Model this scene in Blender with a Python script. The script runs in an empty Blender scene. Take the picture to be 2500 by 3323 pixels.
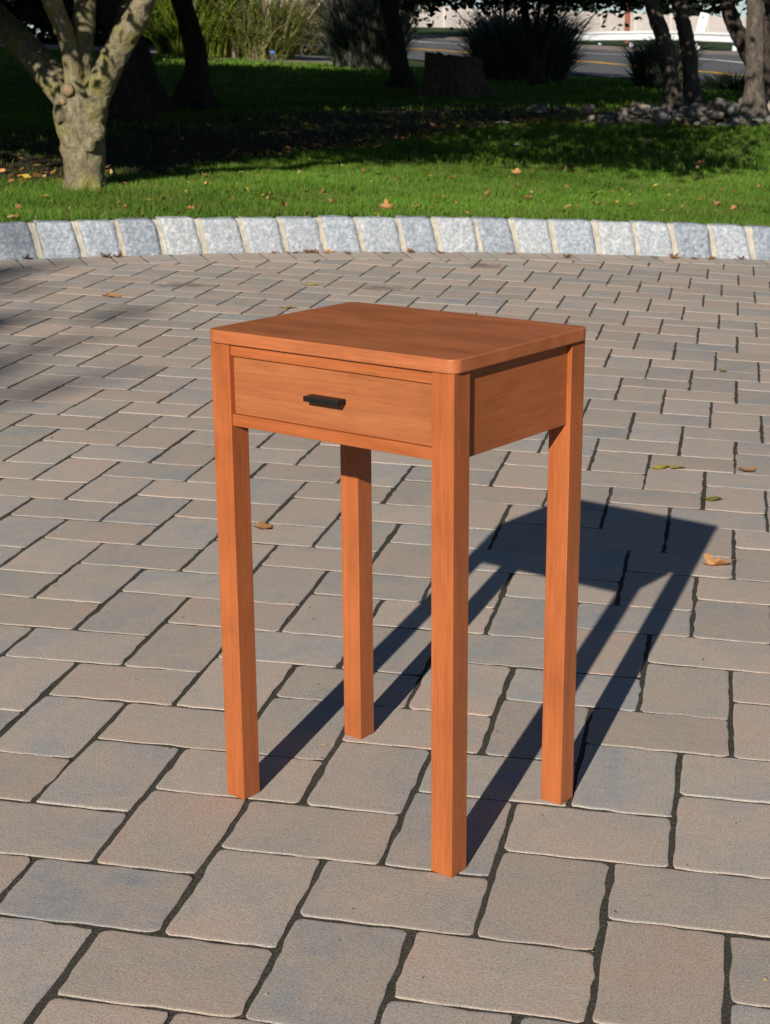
import bpy, bmesh, math, random
import numpy as np
from mathutils import Vector, Matrix, Euler, noise as mnoise

# ------------------------------------------------------------------ camera, sky, sun, exposure
sc = bpy.context.scene
col = sc.collection
R_ = math.radians
CAM_Z, F_PX, PITCH, ROLL = 1.1361, 5102.2, 0.2762, -0.0074
cam_d = bpy.data.cameras.new('camera')
cam = bpy.data.objects.new('camera', cam_d)
col.objects.link(cam)
fw = Vector((0, math.cos(PITCH), -math.sin(PITCH)))
rt = Vector((1, 0, 0))
up = rt.cross(fw)
r2 = rt * math.cos(ROLL) + up * math.sin(ROLL)
u2 = -rt * math.sin(ROLL) + up * math.cos(ROLL)
M = Matrix.Identity(4)
for i in range(3):
    M[i][0], M[i][1], M[i][2] = r2[i], u2[i], -fw[i]
M[2][3] = CAM_Z
cam.matrix_world = M
cam_d.sensor_fit = 'HORIZONTAL'
cam_d.sensor_width = 36
cam_d.lens = 36 * F_PX / 2500
cam_d.clip_start = .05
cam_d.clip_end = 2000
cam_d.dof.use_dof = True
cam_d.dof.focus_distance = 2.55
cam_d.dof.aperture_fstop = 24
sc.camera = cam

SHX, SHY = .724, 2.033          # where a metre of height throws its shadow
SUN_EL = math.atan2(1, math.hypot(SHX, SHY))
to_sun = Vector((-SHX, -SHY, 1)).normalized()
w = bpy.data.worlds.new('World')
sc.world = w
w.use_nodes = True
nt = w.node_tree
bg = nt.nodes['Background']
sky = nt.nodes.new('ShaderNodeTexSky')
sky.sky_type = 'NISHITA'
sky.sun_disc = False
sky.sun_elevation = SUN_EL
sky.sun_rotation = math.atan2(to_sun.x, to_sun.y)
sky.altitude = 50
sky.air_density = .7
sky.dust_density = .0
sky.ozone_density = 1.5
nt.links.new(sky.outputs[0], bg.inputs[0])
bg.inputs[1].default_value = .05
sun_d = bpy.data.lights.new('sun', 'SUN')
sun_d.energy = 5
sun_d.angle = R_(.53)
sun_d.color = (1, .93, .82)
sun = bpy.data.objects.new('sun', sun_d)
sun.rotation_euler = (-to_sun).to_track_quat('-Z', 'Y').to_euler()
sun.location = (-6, -12, 9)
col.objects.link(sun)
vs = sc.view_settings
vs.view_transform = 'Standard'
vs.look = 'None'
vs.exposure = .32
vs.gamma = 1
vs.use_curve_mapping = False
try:
    sc.cycles.max_bounces = 8
    sc.cycles.use_denoising = True
except Exception:
    pass

# ------------------------------------------------------------------ ground shape
rng = np.random.default_rng(7)
random.seed(7)
CX, CY, RAD = 3.336, -4.438, 13.96        # the kerb is an arc of this circle
SC = (-.015, .0016, -.0034, -.0042, .0023)


def sz(x, y):
    u = np.clip(x, -4., 4.) - .05
    v = np.clip(y, -1., 10.5) - 2.6
    return SC[0] * u + SC[1] * v + SC[2] * u * u + SC[3] * u * v + SC[4] * v * v


CTL = [(-1.91,10.20,0.393),(-2.37,9.90,0.374),(-1.12,10.73,0.381),(0.02,11.71,0.347),(1.52,12.04,0.314),(3.02,12.70,0.306),(0.02,14.34,0.465),(3.03,15.00,0.538),(-1.83,15.00,0.587),(-3.39,14.34,0.623),(1.70,17.50,0.597),(1.00,22.00,0.718),(0.28,24.33,0.813),(3.41,16.92,0.602),(-2.37,23.17,0.796),(-5.00,23.17,0.815),(-9.31,40.00,1.604),(-5.78,38.90,1.413),(-2.63,37.80,1.227),(0.42,36.70,1.070),(2.24,31.20,0.857),(3.90,29.00,0.768),(5.37,25.50,0.635),(8.65,40.00,0.853),(6.01,46.50,1.182),(2.10,53.00,1.577),(10.72,49.75,1.398),(7.26,56.30,1.681),(2.54,64.00,2.268),(13.77,64.00,2.028),(9.44,73.33,2.466),(3.37,85.00,3.112),(-11.82,50.83,1.914),(-5.37,53.00,1.802),(-17.04,73.33,2.521),(-7.88,78.00,2.677)]
for t in (-40, -33, -27, -22, -17, -12, -7, -2, 5, 14):
    x = CX + (RAD + .14) * math.sin(R_(t))
    y = CY + (RAD + .14) * math.cos(R_(t))
    CTL.append((x, y, float(sz(x, y)) + .165))
CTL = np.array(CTL)


def _warp(x, y):
    return np.stack([x * 10 / (np.maximum(y, 6) + 4), np.log(np.maximum(y, 6) + 2) * 8], -1)


def _ker(r):
    return np.where(r > 1e-12, r * np.log(r + 1e-12), 0)


_A = _warp(CTL[:, 0], CTL[:, 1])
_n = len(CTL)
_P = np.column_stack([np.ones(_n), _A])
_sol = np.linalg.solve(np.block([[_ker(((_A[:, None] - _A[None]) ** 2).sum(-1)) + np.eye(_n) * .05, _P],
                                 [_P.T, np.zeros((3, 3))]]), np.concatenate([CTL[:, 2], np.zeros(3)]))


def tz(x, y):
    x = np.asarray(x, float)
    y = np.asarray(y, float)
    yc = np.clip(y, 7., 88.)
    lim = .32 * yc + 3.
    B = _warp(np.clip(x, -lim, lim), yc)
    k = _ker(((B[..., None, :] - _A) ** 2).sum(-1))
    return k @ _sol[:_n] + _sol[_n] + B @ _sol[_n + 1:]


def tz1(x, y):
    return float(tz(np.array([x]), np.array([y]))[0])


def sz1(x, y):
    return float(sz(np.array([x]), np.array([y]))[0])


# ------------------------------------------------------------------ helpers
def tag(o, label=None, cat=None, group=None, kind=None):
    if label: o['label'] = label
    if cat: o['category'] = cat
    if group: o['group'] = group
    if kind: o['kind'] = kind
    return o


def link(name, me, parent=None):
    o = bpy.data.objects.new(name, me)
    col.objects.link(o)
    if parent is not None:
        o.parent = parent
    return o


def empty(name, loc=(0, 0, 0), rz=0):
    o = bpy.data.objects.new(name, None)
    o.empty_display_size = .1
    o.location = loc
    o.rotation_euler = (0, 0, rz)
    col.objects.link(o)
    return o


def paver_mesh(name, V, F, mat):
    me = mesh(name, V, F, mat)
    z = -.005
    me.polygons.foreach_set('use_smooth', [min(p.center.z, 0) > z for p in me.polygons])
    return me


def mesh(name, V, F, mat, smooth=False):
    me = bpy.data.meshes.new(name)
    me.from_pydata([tuple(map(float, v)) for v in V], [], [tuple(map(int, f)) for f in F])
    me.materials.append(mat)
    if smooth:
        me.polygons.foreach_set('use_smooth', [True] * len(me.polygons))
    me.update()
    return me


def fast_mesh(name, V, F, mat, smooth=False, color=None):
    """V (n,3), F (m,k) arrays, every face the same number of corners; color (n,3) point colour"""
    me = bpy.data.meshes.new(name)
    V = np.ascontiguousarray(V, np.float32)
    F = np.ascontiguousarray(F, np.int32)
    m, k = F.shape
    me.vertices.add(len(V))
    me.vertices.foreach_set('co', V.ravel())
    me.loops.add(m * k)
    me.loops.foreach_set('vertex_index', F.ravel())
    me.polygons.add(m)
    me.polygons.foreach_set('loop_start', np.arange(0, m * k, k, dtype=np.int32))
    me.polygons.foreach_set('loop_total', np.full(m, k, np.int32))
    if smooth:
        me.polygons.foreach_set('use_smooth', np.ones(m, bool))
    if color is not None:
        at = me.attributes.new('col', 'FLOAT_COLOR', 'POINT')
        c = np.ones((len(V), 4), np.float32)
        c[:, :3] = color
        at.data.foreach_set('color', c.ravel())
    me.materials.append(mat)
    me.update(calc_edges=True)
    me.validate()
    return me


def box_bm(x0, x1, y0, y1, z0, z1, b=0, seg=2):
    bm = bmesh.new()
    bmesh.ops.create_cube(bm, size=1)
    for v in bm.verts:
        v.co = Vector((x0 if v.co.x < 0 else x1, y0 if v.co.y < 0 else y1, z0 if v.co.z < 0 else z1))
    if b > 0:
        bmesh.ops.bevel(bm, geom=list(bm.edges), offset=b, segments=seg, profile=.5, affect='EDGES')
    return bm


def bm_obj(name, bm, mat, parent=None, smooth=False):
    me = bpy.data.meshes.new(name)
    bm.normal_update()
    bm.to_mesh(me)
    bm.free()
    me.materials.append(mat)
    if smooth:
        me.polygons.foreach_set('use_smooth', [True] * len(me.polygons))
    return link(name, me, parent)


# ------------------------------------------------------------------ material helpers
class NT:
    def __init__(s, name):
        s.m = bpy.data.materials.new(name)
        s.m.use_nodes = True
        s.t = s.m.node_tree
        s.b = s.t.nodes['Principled BSDF']

    def n(s, typ, **kw):
        nd = s.t.nodes.new('ShaderNode' + typ)
        for k, v in kw.items():
            if k.startswith('i_'):
                key = k[2:]
                key = int(key) if key.isdigit() else key.replace('_', ' ')
                nd.inputs[key].default_value = v
            else:
                setattr(nd, k, v)
        return nd

    def l(s, a, b):
        s.t.links.new(a, b)
        return b

    def noise(s, vec, scale, detail=4, rough=.55, dist=0):
        nd = s.n('TexNoise', i_Scale=scale, i_Detail=detail, i_Roughness=rough, i_Distortion=dist)
        if vec is not None:
            s.l(vec, nd.inputs['Vector'])
        return nd.outputs['Fac']

    def ramp(s, fac, stops, interp='LINEAR'):
        nd = s.n('ValToRGB')
        nd.color_ramp.interpolation = interp
        cr = nd.color_ramp
        while len(cr.elements) < len(stops):
            cr.elements.new(.5)
        for e, (p, c) in zip(cr.elements, stops):
            e.position = p
            e.color = (c, c, c, 1) if isinstance(c, (int, float)) else tuple(c) + (1,)
        s.l(fac, nd.inputs[0])
        return nd.outputs[0]

    def mix(s, fac, a, b, mode='MIX'):
        nd = s.n('Mix', data_type='RGBA', blend_type=mode)
        for sock, v in ((nd.inputs[0], fac), (nd.inputs[6], a), (nd.inputs[7], b)):
            if hasattr(v, 'links') or hasattr(v, 'is_linked'):
                s.l(v, sock)
            elif isinstance(v, (int, float)):
                sock.default_value = v
            else:
                sock.default_value = tuple(v) + (1,)
        return nd.outputs[2]

    def math(s, op, a, b=None, clamp=False):
        nd = s.n('Math', operation=op, use_clamp=clamp)
        for i, v in enumerate((a, b)):
            if v is None: continue
            if isinstance(v, (int, float)):
                nd.inputs[i].default_value = v
            else:
                s.l(v, nd.inputs[i])
        return nd.outputs[0]

    def bump(s, h, strength=.3, dist=.01, normal=None):
        nd = s.n('Bump', i_Strength=strength, i_Distance=dist)
        s.l(h, nd.inputs['Height'])
        if normal is not None:
            s.l(normal, nd.inputs['Normal'])
        s.l(nd.outputs[0], s.b.inputs['Normal'])
        return nd.outputs[0]

    def obj(s, scale=None):
        tc = s.n('TexCoord').outputs['Object']
        if scale:
            mp = s.n('Mapping')
            mp.inputs['Scale'].default_value = scale
            s.l(tc, mp.inputs[0])
            return mp.outputs[0]
        return tc

    def pos(s):
        return s.n('NewGeometry').outputs['Position']

    def base(s, c):
        if hasattr(c, 'links') or hasattr(c, 'is_linked'):
            s.l(c, s.b.inputs['Base Color'])
        else:
            s.b.inputs['Base Color'].default_value = tuple(c) + (1,)

    def set(s, rough=.6, spec=.5):
        s.b.inputs['Roughness'].default_value = rough
        s.b.inputs['Specular IOR Level'].default_value = spec


def mat_paver(name, attr):
    n = NT(name)
    if attr:                                   # joined pavers: own number in the colour attribute
        at = n.n('Attribute', attribute_name='col')
        sep = n.n('SeparateColor')
        n.l(at.outputs['Color'], sep.inputs[0])
        rnd, rnd2 = sep.outputs[0], sep.outputs[1]
        vec0 = n.pos()
    else:
        rnd = n.n('ObjectInfo').outputs['Random']
        rnd2 = n.math('FRACT', n.math('MULTIPLY', rnd, 37.7))
        vec0 = n.obj()
    comb = n.n('CombineXYZ')
    n.l(n.math('MULTIPLY', rnd, 53.), comb.inputs[0])
    n.l(n.math('MULTIPLY', rnd2, 31.), comb.inputs[1])
    add = n.n('VectorMath', operation='ADD')
    n.l(vec0, add.inputs[0])
    n.l(comb.outputs[0], add.inputs[1])
    v = add.outputs[0]
    blot = n.noise(v, 7, 5, .62, .6)
    # each stone leans to tan or to blue grey, clouds of the other within
    f = n.math('ADD', n.math('MULTIPLY', blot, 1.7), n.math('MULTIPLY', rnd2, .5))
    c = n.ramp(n.math('SUBTRACT', f, .58), [(.03, (.248, .256, .272)), (.20, (.292, .280, .270)), (.44, (.345, .300, .262)), (.72, (.388, .312, .258)), (1., (.42, .305, .245))])
    v2 = n.noise(v, 38, 4, .7)
    c = n.mix(n.ramp(v2, [(.3, 0), (.75, .38)]), c, (.46, .41, .36))
    fine = n.noise(v, 620, 2, .6)
    c = n.mix(.85, c, n.ramp(fine, [(.25, (.45, .45, .46)), (.5, (.98, .98, .98)), (.75, (1.5, 1.48, 1.45))]), 'MULTIPLY')
    fine2 = n.noise(v, 230, 3, .7)
    c = n.mix(.8, c, n.ramp(fine2, [(.28, (.58, .58, .59)), (.5, 1.), (.8, (1.24, 1.23, 1.2))]), 'MULTIPLY')
    vor = n.n('TexVoronoi', i_Scale=130.)
    n.l(v, vor.inputs['Vector'])
    spark = n.ramp(vor.outputs['Distance'], [(.0, 1.), (.09, 0.)])
    pick = n.ramp(n.noise(v, 55, 1), [(.62, 0), (.66, 1.)])
    c = n.mix(n.math('MULTIPLY', n.math('MULTIPLY', spark, pick), .6), c, (.8, .79, .76))
    # tone of the whole stone
    tone = n.n('MapRange')
    tone.inputs['To Min'].default_value = .96
    tone.inputs['To Max'].default_value = 1.15
    n.l(rnd, tone.inputs['Value'])
    cc = n.n('CombineColor')
    for i in range(3):
        n.l(tone.outputs[0], cc.inputs[i])
    c = n.mix(1., c, cc.outputs[0], 'MULTIPLY')
    # old oil and rust marks
    ps = n.pos()
    wob = n.noise(ps, 16, 4, .7)
    for (sx_, sy_, rx_, ry_) in ((-.99, 7.78, .17, .10), (-.007, 7.83, .16, .09), (.55, 8.72, .13, .10), (1.17, 3.38, .045, .03)):
        mp = n.n('Mapping')
        mp.vector_type = 'POINT'
        mp.inputs['Location'].default_value = (-sx_ / rx_, -sy_ / ry_, 0)
        mp.inputs['Scale'].default_value = (1 / rx_, 1 / ry_, 0)
        n.l(ps, mp.inputs[0])
        ln = n.n('VectorMath', operation='LENGTH')
        n.l(mp.outputs[0], ln.inputs[0])
        f_ = n.math('ADD', ln.outputs['Value'], n.math('MULTIPLY', n.math('SUBTRACT', wob, .5), 2.4))
        c = n.mix(n.ramp(f_, [(.2, .62), (.95, 0.)]), c, (.075, .052, .048))
    n.base(c)
    n.set(.88, .25)
    h = n.math('ADD', n.math('MULTIPLY', fine, .5), n.math('ADD', fine2, n.math('MULTIPLY', v2, 1.2)))
    n.bump(h, .5, .0013)
    return n.m


def mat_sand():
    n = NT('joint_sand')
    p = n.pos()
    a = n.noise(p, 300, 3, .75)
    b = n.noise(p, 14, 3, .6)
    c = n.ramp(a, [(.3, (.026, .025, .021)), (.55, (.082, .075, .062)), (.78, (.22, .20, .165))])
    c = n.mix(n.ramp(b, [(.5, 0), (.7, .45)]), c, (.035, .042, .02))
    n.base(c)
    n.set(.95, .1)
    n.bump(a, .9, .004)
    return n.m


def mat_wood(name, axis, seed=0., tint=(1., 1., 1.)):
    """cherry, grain along axis"""
    n = NT(name)
    sc_ = [30., 30., 30.]
    sc_[axis] = 1.6
    mp = n.n('Mapping')
    mp.inputs['Location'].default_value = (seed * 3.1, seed * 1.7, seed * 2.3)
    tc = n.n('TexCoord').outputs['Object']
    n.l(tc, mp.inputs[0])
    s2 = n.n('Mapping')
    s2.inputs['Scale'].default_value = sc_
    n.l(mp.outputs[0], s2.inputs[0])
    g1 = n.noise(s2.outputs[0], 1.0, 5, .6, .8)
    s3 = n.n('Mapping')
    s3.inputs['Scale'].default_value = [k * 9 if i != axis else 10. for i, k in enumerate(sc_)]
    n.l(mp.outputs[0], s3.inputs[0])
    g2 = n.noise(s3.outputs[0], 1.0, 3, .6)
    s4 = n.n('Mapping')
    s4.inputs['Scale'].default_value = [16. if i != axis else 6. for i in range(3)]
    n.l(mp.outputs[0], s4.inputs[0])
    blot = n.noise(s4.outputs[0], 1.0, 4, .62, .5)
    c = n.ramp(g1, [(.25, (.335, .089, .026)), (.5, (.375, .107, .0325)), (.75, (.41, .124, .040))])
    c = n.mix(n.ramp(blot, [(.42, 0.), (.66, .6)]), c, (.275, .079, .026))
    fl = n.noise(s3.outputs[0], .45, 2, .5)
    c = n.mix(n.ramp(fl, [(.58, 0.), (.74, .2)]), c, (.25, .068, .023))
    c = n.mix(.6, c, n.ramp(g2, [(.3, .78), (.5, 1.), (.7, 1.14)]), 'MULTIPLY')
    s6 = n.n('Mapping')
    s6.inputs['Scale'].default_value = [620. if i != axis else 26. for i in range(3)]
    n.l(mp.outputs[0], s6.inputs[0])
    g3 = n.noise(s6.outputs[0], 1.0, 2, .6)
    c = n.mix(.45, c, n.ramp(g3, [(.28, .66), (.45, 1.), (.75, 1.12)]), 'MULTIPLY')
    # gum streaks and pin knots
    s5 = n.n('Mapping')
    s5.inputs['Scale'].default_value = [48. if i != axis else 5. for i in range(3)]
    n.l(mp.outputs[0], s5.inputs[0])
    st = n.noise(s5.outputs[0], 1.0, 2, .5)
    c = n.mix(n.ramp(st, [(.73, 0.), (.78, .6)]), c, (.15, .032, .012))
    if tint != (1., 1., 1.):
        c = n.mix(1., c, tint, 'MULTIPLY')
    n.base(c)
    n.set(.42, .35)
    n.l(n.ramp(blot, [(.35, .46), (.65, .32)]), n.b.inputs['Roughness'])
    n.bump(g2, .12, .0006)
    return n.m


def mat_granite():
    n = NT('granite')
    oi = n.n('ObjectInfo').outputs['Random']
    comb = n.n('CombineXYZ')
    n.l(n.math('MULTIPLY', oi, 40.), comb.inputs[0])
    add = n.n('VectorMath', operation='ADD')
    n.l(n.obj(), add.inputs[0])
    n.l(comb.outputs[0], add.inputs[1])
    v = add.outputs[0]
    a = n.noise(v, 48, 6, .75, .3)
    b = n.noise(v, 190, 3, .7)
    c = n.ramp(a, [(.28, (.15, .175, .215)), (.5, (.37, .40, .44)), (.70, (.70, .71, .72))])
    c = n.mix(.7, c, n.ramp(b, [(.3, (.55, .57, .62)), (.5, 1.), (.7, (1.3, 1.3, 1.28))]), 'MULTIPLY')
    big = n.noise(v, 5, 3, .6)
    c = n.mix(n.ramp(big, [(.45, 0.), (.7, .3)]), c, (.30, .33, .38))
    tone = n.ramp(n.math('FRACT', n.math('MULTIPLY', oi, 7.3)), [(0., (.72, .75, .80)), (.5, (.95, .97, 1.0)), (1., (1.14, 1.12, 1.08))])
    c = n.mix(1., c, tone, 'MULTIPLY')
    n.base(c)
    n.set(.75, .4)
    n.bump(n.math('ADD', a, n.math('MULTIPLY', b, .4)), .8, .012)
    return n.m


def mat_simple(name, stops, scale, rough=.85, bump=.4, bd=.01, detail=5, spec=.3, coord='obj', rnd=0.):
    n = NT(name)
    v = n.obj() if coord == 'obj' else n.pos()
    if rnd:
        oi = n.n('ObjectInfo').outputs['Random']
        comb = n.n('CombineXYZ')
        n.l(n.math('MULTIPLY', oi, 37.), comb.inputs[0])
        add = n.n('VectorMath', operation='ADD')
        n.l(v, add.inputs[0])
        n.l(comb.outputs[0], add.inputs[1])
        v = add.outputs[0]
    a = n.noise(v, scale, detail, .65)
    c = n.ramp(a, stops)
    if rnd:
        c = n.mix(1., c, n.ramp(oi, [(0., 1 - rnd), (1., 1 + rnd)]), 'MULTIPLY')
    n.base(c)
    n.set(rough, spec)
    if bump:
        n.bump(a, bump, bd)
    return n.m


def mat_bark(name, lo, mid, hi, lichen=None, scale=9., bd=.02):
    n = NT(name)
    v = n.obj((1, 1, .45))
    a = n.noise(v, scale * 3, 6, .72, .4)
    b = n.noise(n.obj(), scale * .55, 4, .6)
    c = n.ramp(a, [(.3, lo), (.52, mid), (.75, hi)])
    if lichen:
        c = n.mix(n.ramp(b, [(.46, 0.), (.62, .75)]), c, lichen)
    f = n.noise(n.obj((1, 1, .5)), scale * 9, 5, .75, .3)
    c = n.mix(.8, c, n.ramp(f, [(.3, .45), (.5, 1.), (.72, 1.4)]), 'MULTIPLY')
    n.base(c)
    n.set(.92, .15)
    n.bump(n.math('ADD', a, n.math('MULTIPLY', f, .6)), 1., bd * 1.4)
    return n.m


def mat_leafy(name, trans=.35, rough=.55, spec=.35):
    """colour from the point attribute, lets light through"""
    n = NT(name)
    at = n.n('Attribute', attribute_name='col').outputs['Color']
    n.l(at, n.b.inputs['Base Color'])
    n.set(rough, spec)
    tr = n.n('BsdfTranslucent')
    n.l(at, tr.inputs['Color'])
    mx = n.n('MixShader')
    mx.inputs[0].default_value = trans
    n.l(n.b.outputs[0], mx.inputs[1])
    n.l(tr.outputs[0], mx.inputs[2])
    n.l(mx.outputs[0], n.t.nodes['Material Output'].inputs['Surface'])
    return n.m


def mat_leaf(name, c0, c1, c2):
    n = NT(name)
    oi = n.n('ObjectInfo').outputs['Random']
    comb = n.n('CombineXYZ')
    n.l(n.math('MULTIPLY', oi, 19.), comb.inputs[0])
    add = n.n('VectorMath', operation='ADD')
    n.l(n.obj(), add.inputs[0])
    n.l(comb.outputs[0], add.inputs[1])
    a = n.noise(add.outputs[0], 45, 4, .65)
    c = n.ramp(a, [(.3, c0), (.52, c1), (.72, c2)])
    c = n.mix(1., c, n.ramp(oi, [(0., .75), (1., 1.2)]), 'MULTIPLY')
    n.base(c)
    n.set(.6, .3)
    n.bump(a, .3, .002)
    return n.m


M_PAVER = mat_paver('paver_concrete', False)
M_PAVER_FAR = mat_paver('paver_concrete_joined', True)
M_SAND = mat_sand()
M_GRANITE = mat_granite()
M_MORTAR = mat_simple('mortar', [(.3, (.33, .295, .235)), (.55, (.45, .415, .35)), (.75, (.55, .52, .46))], 26, .95, .5, .006, coord='pos')
M_SOIL = mat_simple('lawn_soil', [(.3, (.012, .022, .006)), (.5, (.022, .045, .010)), (.72, (.045, .075, .018))], 9, .95, .6, .03, coord='pos')
M_MULCH_SHADE = mat_simple('mulch_shade', [(.3, (.007, .004, .002)), (.5, (.024, .013, .006)), (.72, (.065, .036, .018))], 30, .95, .9, .03, coord='pos')
M_ASPHALT = mat_simple('asphalt', [(.3, (.075, .078, .082)), (.5, (.10, .104, .11)), (.7, (.135, .138, .142))], 6, .9, .3, .01, coord='pos')
M_GRAVEL = mat_simple('side_drive', [(.3, (.16, .12, .10)), (.5, (.24, .19, .165)), (.7, (.32, .26, .23))], 3, .95, .4, .02, coord='pos')
M_YELLOW = mat_simple('yellow_paint', [(.3, (.55, .30, .03)), (.7, (.70, .40, .05))], 8, .7, .1, .003, coord='pos')
M_WHITE = mat_simple('white_paint', [(.3, (.62, .62, .6)), (.7, (.78, .78, .76))], 8, .6, .1, .003, coord='pos')
M_GALV = mat_simple('galvanised_steel', [(.3, (.66, .68, .70)), (.7, (.78, .80, .82))], 4, .6, .1, .003)
M_FENCE = mat_simple('fence_vinyl', [(.3, (.44, .39, .365)), (.7, (.53, .48, .455))], 2, .7, .05, .003, rnd=.06)
M_RUST = mat_simple('rust_brown_paint', [(.3, (.20, .06, .035)), (.7, (.30, .10, .06))], 6, .8, .1, .003)
M_BLUE = mat_simple('blue_plastic', [(.3, (.05, .10, .30)), (.7, (.08, .15, .42))], 6, .5, 0)
M_PALEBLUE = mat_simple('pale_blue_paper', [(.3, (.42, .50, .66)), (.7, (.58, .64, .76))], 20, .6, .2, .004)
M_DARK = mat_simple('dark_plastic', [(.3, (.02, .02, .025)), (.7, (.04, .04, .045))], 6, .5, 0)
M_STONE = mat_simple('fieldstone', [(.3, (.08, .075, .07)), (.5, (.15, .142, .13)), (.72, (.27, .255, .23))], 14, .9, .6, .015, rnd=.4)
M_STONE_PALE = mat_simple('pale_fieldstone', [(.3, (.20, .16, .125)), (.5, (.30, .25, .20)), (.72, (.42, .37, .30))], 14, .9, .6, .015, rnd=.2)
M_STUMP = mat_bark('stump_wood', (.06, .043, .031), (.19, .138, .10), (.38, .29, .215), None, 6., .04)
M_BARK1 = mat_bark('pale_bark', (.115, .094, .058), (.245, .205, .132), (.37, .32, .22), (.255, .245, .068), 9., .016)
M_BARK2 = mat_bark('grey_bark', (.06, .049, .04), (.125, .104, .085), (.23, .198, .168), None, 8., .02)
M_BARK3 = mat_bark('dark_bark', (.03, .025, .02), (.065, .052, .043), (.12, .10, .085), None, 8., .02)
M_CUT = mat_simple('cut_wood', [(.3, (.17, .085, .045)), (.55, (.28, .175, .10)), (.75, (.36, .26, .17))], 40, .9, .4, .004)
M_CROWN = mat_leafy('tree_leaves', .3)
M_GRASS = mat_leafy('grass_blades', .35, .7, .12)
M_LITTER = mat_leafy('litter', .15, .8, .2)
M_REED = mat_leafy('reed_blades', .45, .6, .3)
M_LEAF_TAN = mat_leaf('tan_leaf', (.30, .13, .04), (.50, .24, .09), (.62, .36, .18))
M_LEAF_YEL = mat_leaf('yellow_leaf', (.20, .16, .02), (.42, .33, .04), (.50, .36, .06))
M_LEAF_OLIVE = mat_leaf('olive_leaf', (.07, .08, .015), (.16, .15, .03), (.28, .22, .06))
M_LEAF_BRN = mat_leaf('brown_leaf', (.10, .045, .02), (.24, .11, .04), (.36, .18, .07))
M_BLACK = NT('black_metal')
M_BLACK.base((.008, .008, .009))
M_BLACK.set(.5, .3)
M_BLACK = M_BLACK.m

# ------------------------------------------------------------------ the lawn (one sheet to the horizon, a ring round the drive)
ths = np.concatenate([np.radians(np.linspace(-50, 45, 191)), np.radians(np.linspace(46, 309, 90))])
rhos = np.concatenate([np.linspace(RAD + .09, RAD + 8, 70), np.linspace(RAD + 8.4, RAD + 40, 80), np.linspace(RAD + 42, 110, 30), [150, 250, 450, 800]])
T, RH = np.meshgrid(ths, rhos)
X = CX + RH * np.sin(T)
Y = CY + RH * np.cos(T)
front = tz(X, Y)
back = np.full_like(X, .165) + sz(X, Y)
k = np.clip((Y - 3.) / 3., 0, 1)
Z = front * k + back * (1 - k)
Z += .012 * np.sin(X * 3.1 + np.sin(Y * 2.2)) * np.cos(Y * 2.7 + X) * np.clip((RH - RAD - .3) / 1, 0, 1)
nr, ntc = X.shape
idx = np.arange(nr * ntc).reshape(nr, ntc)
i0, i1 = idx[:-1], idx[1:]
Fq = np.stack([i0, i1, np.roll(i1, -1, 1), np.roll(i0, -1, 1)], -1).reshape(-1, 4)
lawn = link('lawn', fast_mesh('lawn', np.stack([X, Y, Z], -1).reshape(-1, 3), Fq, M_SOIL, True))
tag(lawn, kind='structure')


def gz(x, y):
    """height of the lawn as built, wave included"""
    x = np.asarray(x, float)
    y = np.asarray(y, float)
    rh = np.hypot(x - CX, y - CY)
    return tz(x, y) + .012 * np.sin(x * 3.1 + np.sin(y * 2.2)) * np.cos(y * 2.7 + x) * np.clip((rh - RAD - .3) / 1, 0, 1)


def gz1(x, y):
    return float(gz(np.array([x]), np.array([y]))[0])


def sheet(name, outline_a, outline_b, mat, n=40, m=10, dz=.012):
    """a strip between two polylines laid on the lawn"""
    def samp(pl, k):
        pl = np.array(pl, float)
        d = np.concatenate([[0], np.cumsum(np.hypot(*np.diff(pl, axis=0).T))])
        s = np.linspace(0, d[-1], k)
        return np.stack([np.interp(s, d, pl[:, 0]), np.interp(s, d, pl[:, 1])], 1)
    a, b = samp(outline_a, n), samp(outline_b, n)
    t = np.linspace(0, 1, m)[:, None, None]
    Pp = a[None] * (1 - t) + b[None] * t
    z = gz(Pp[..., 0], Pp[..., 1]) + dz
    V = np.concatenate([Pp, z[..., None]], -1).reshape(-1, 3)
    id_ = np.arange(n * m).reshape(m, n)
    Fc = np.stack([id_[:-1, :-1], id_[:-1, 1:], id_[1:, 1:], id_[1:, :-1]], -1).reshape(-1, 4)
    o = link(name, fast_mesh(name, V, Fc, mat, True))
    return tag(o, kind='structure')


BED_F = [(-6.5, 9.3), (-4, 10.0), (-2.5, 10.35), (-2.04, 10.35), (-1.57, 10.8), (-1.09, 12.3), (-0.3, 13.5), (0.53, 14.9), (1.71, 16.), (2.4, 15.2), (3.1, 15.15), (3.64, 15.2), (6, 15.6)]
BED_B = [(-8., 12.), (-4., 13.6), (-3.2, 14.6), (-1.9, 17.6), (-.4, 19.6), (.6, 20.4), (1.8, 20.2), (2.6, 19.4), (3.8, 18.8), (5.3, 18.6), (8., 18)]  # back edge drawn out so dark ground stands in for lawn shade
bedF = np.array(BED_F)
bedB = np.array(BED_B)


def ragged(pl, n, amp):
    pl = np.array(pl)
    d = np.concatenate([[0], np.cumsum(np.hypot(*np.diff(pl, axis=0).T))])
    s = np.linspace(0, d[-1], n)
    o = np.stack([np.interp(s, d, pl[:, 0]), np.interp(s, d, pl[:, 1])], 1)
    o[:, 1] += amp * np.array([mnoise.noise(Vector((a * 2.3, 5, 1))) for a in s])
    return o


mulch_shade = sheet('mulch_shade_bed', ragged(BED_F, 120, .25), ragged(BED_B, 60, .4), M_MULCH_SHADE, 120, 30, .014)  # real bed near the left tree; farther back its brown imitates shade


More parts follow.
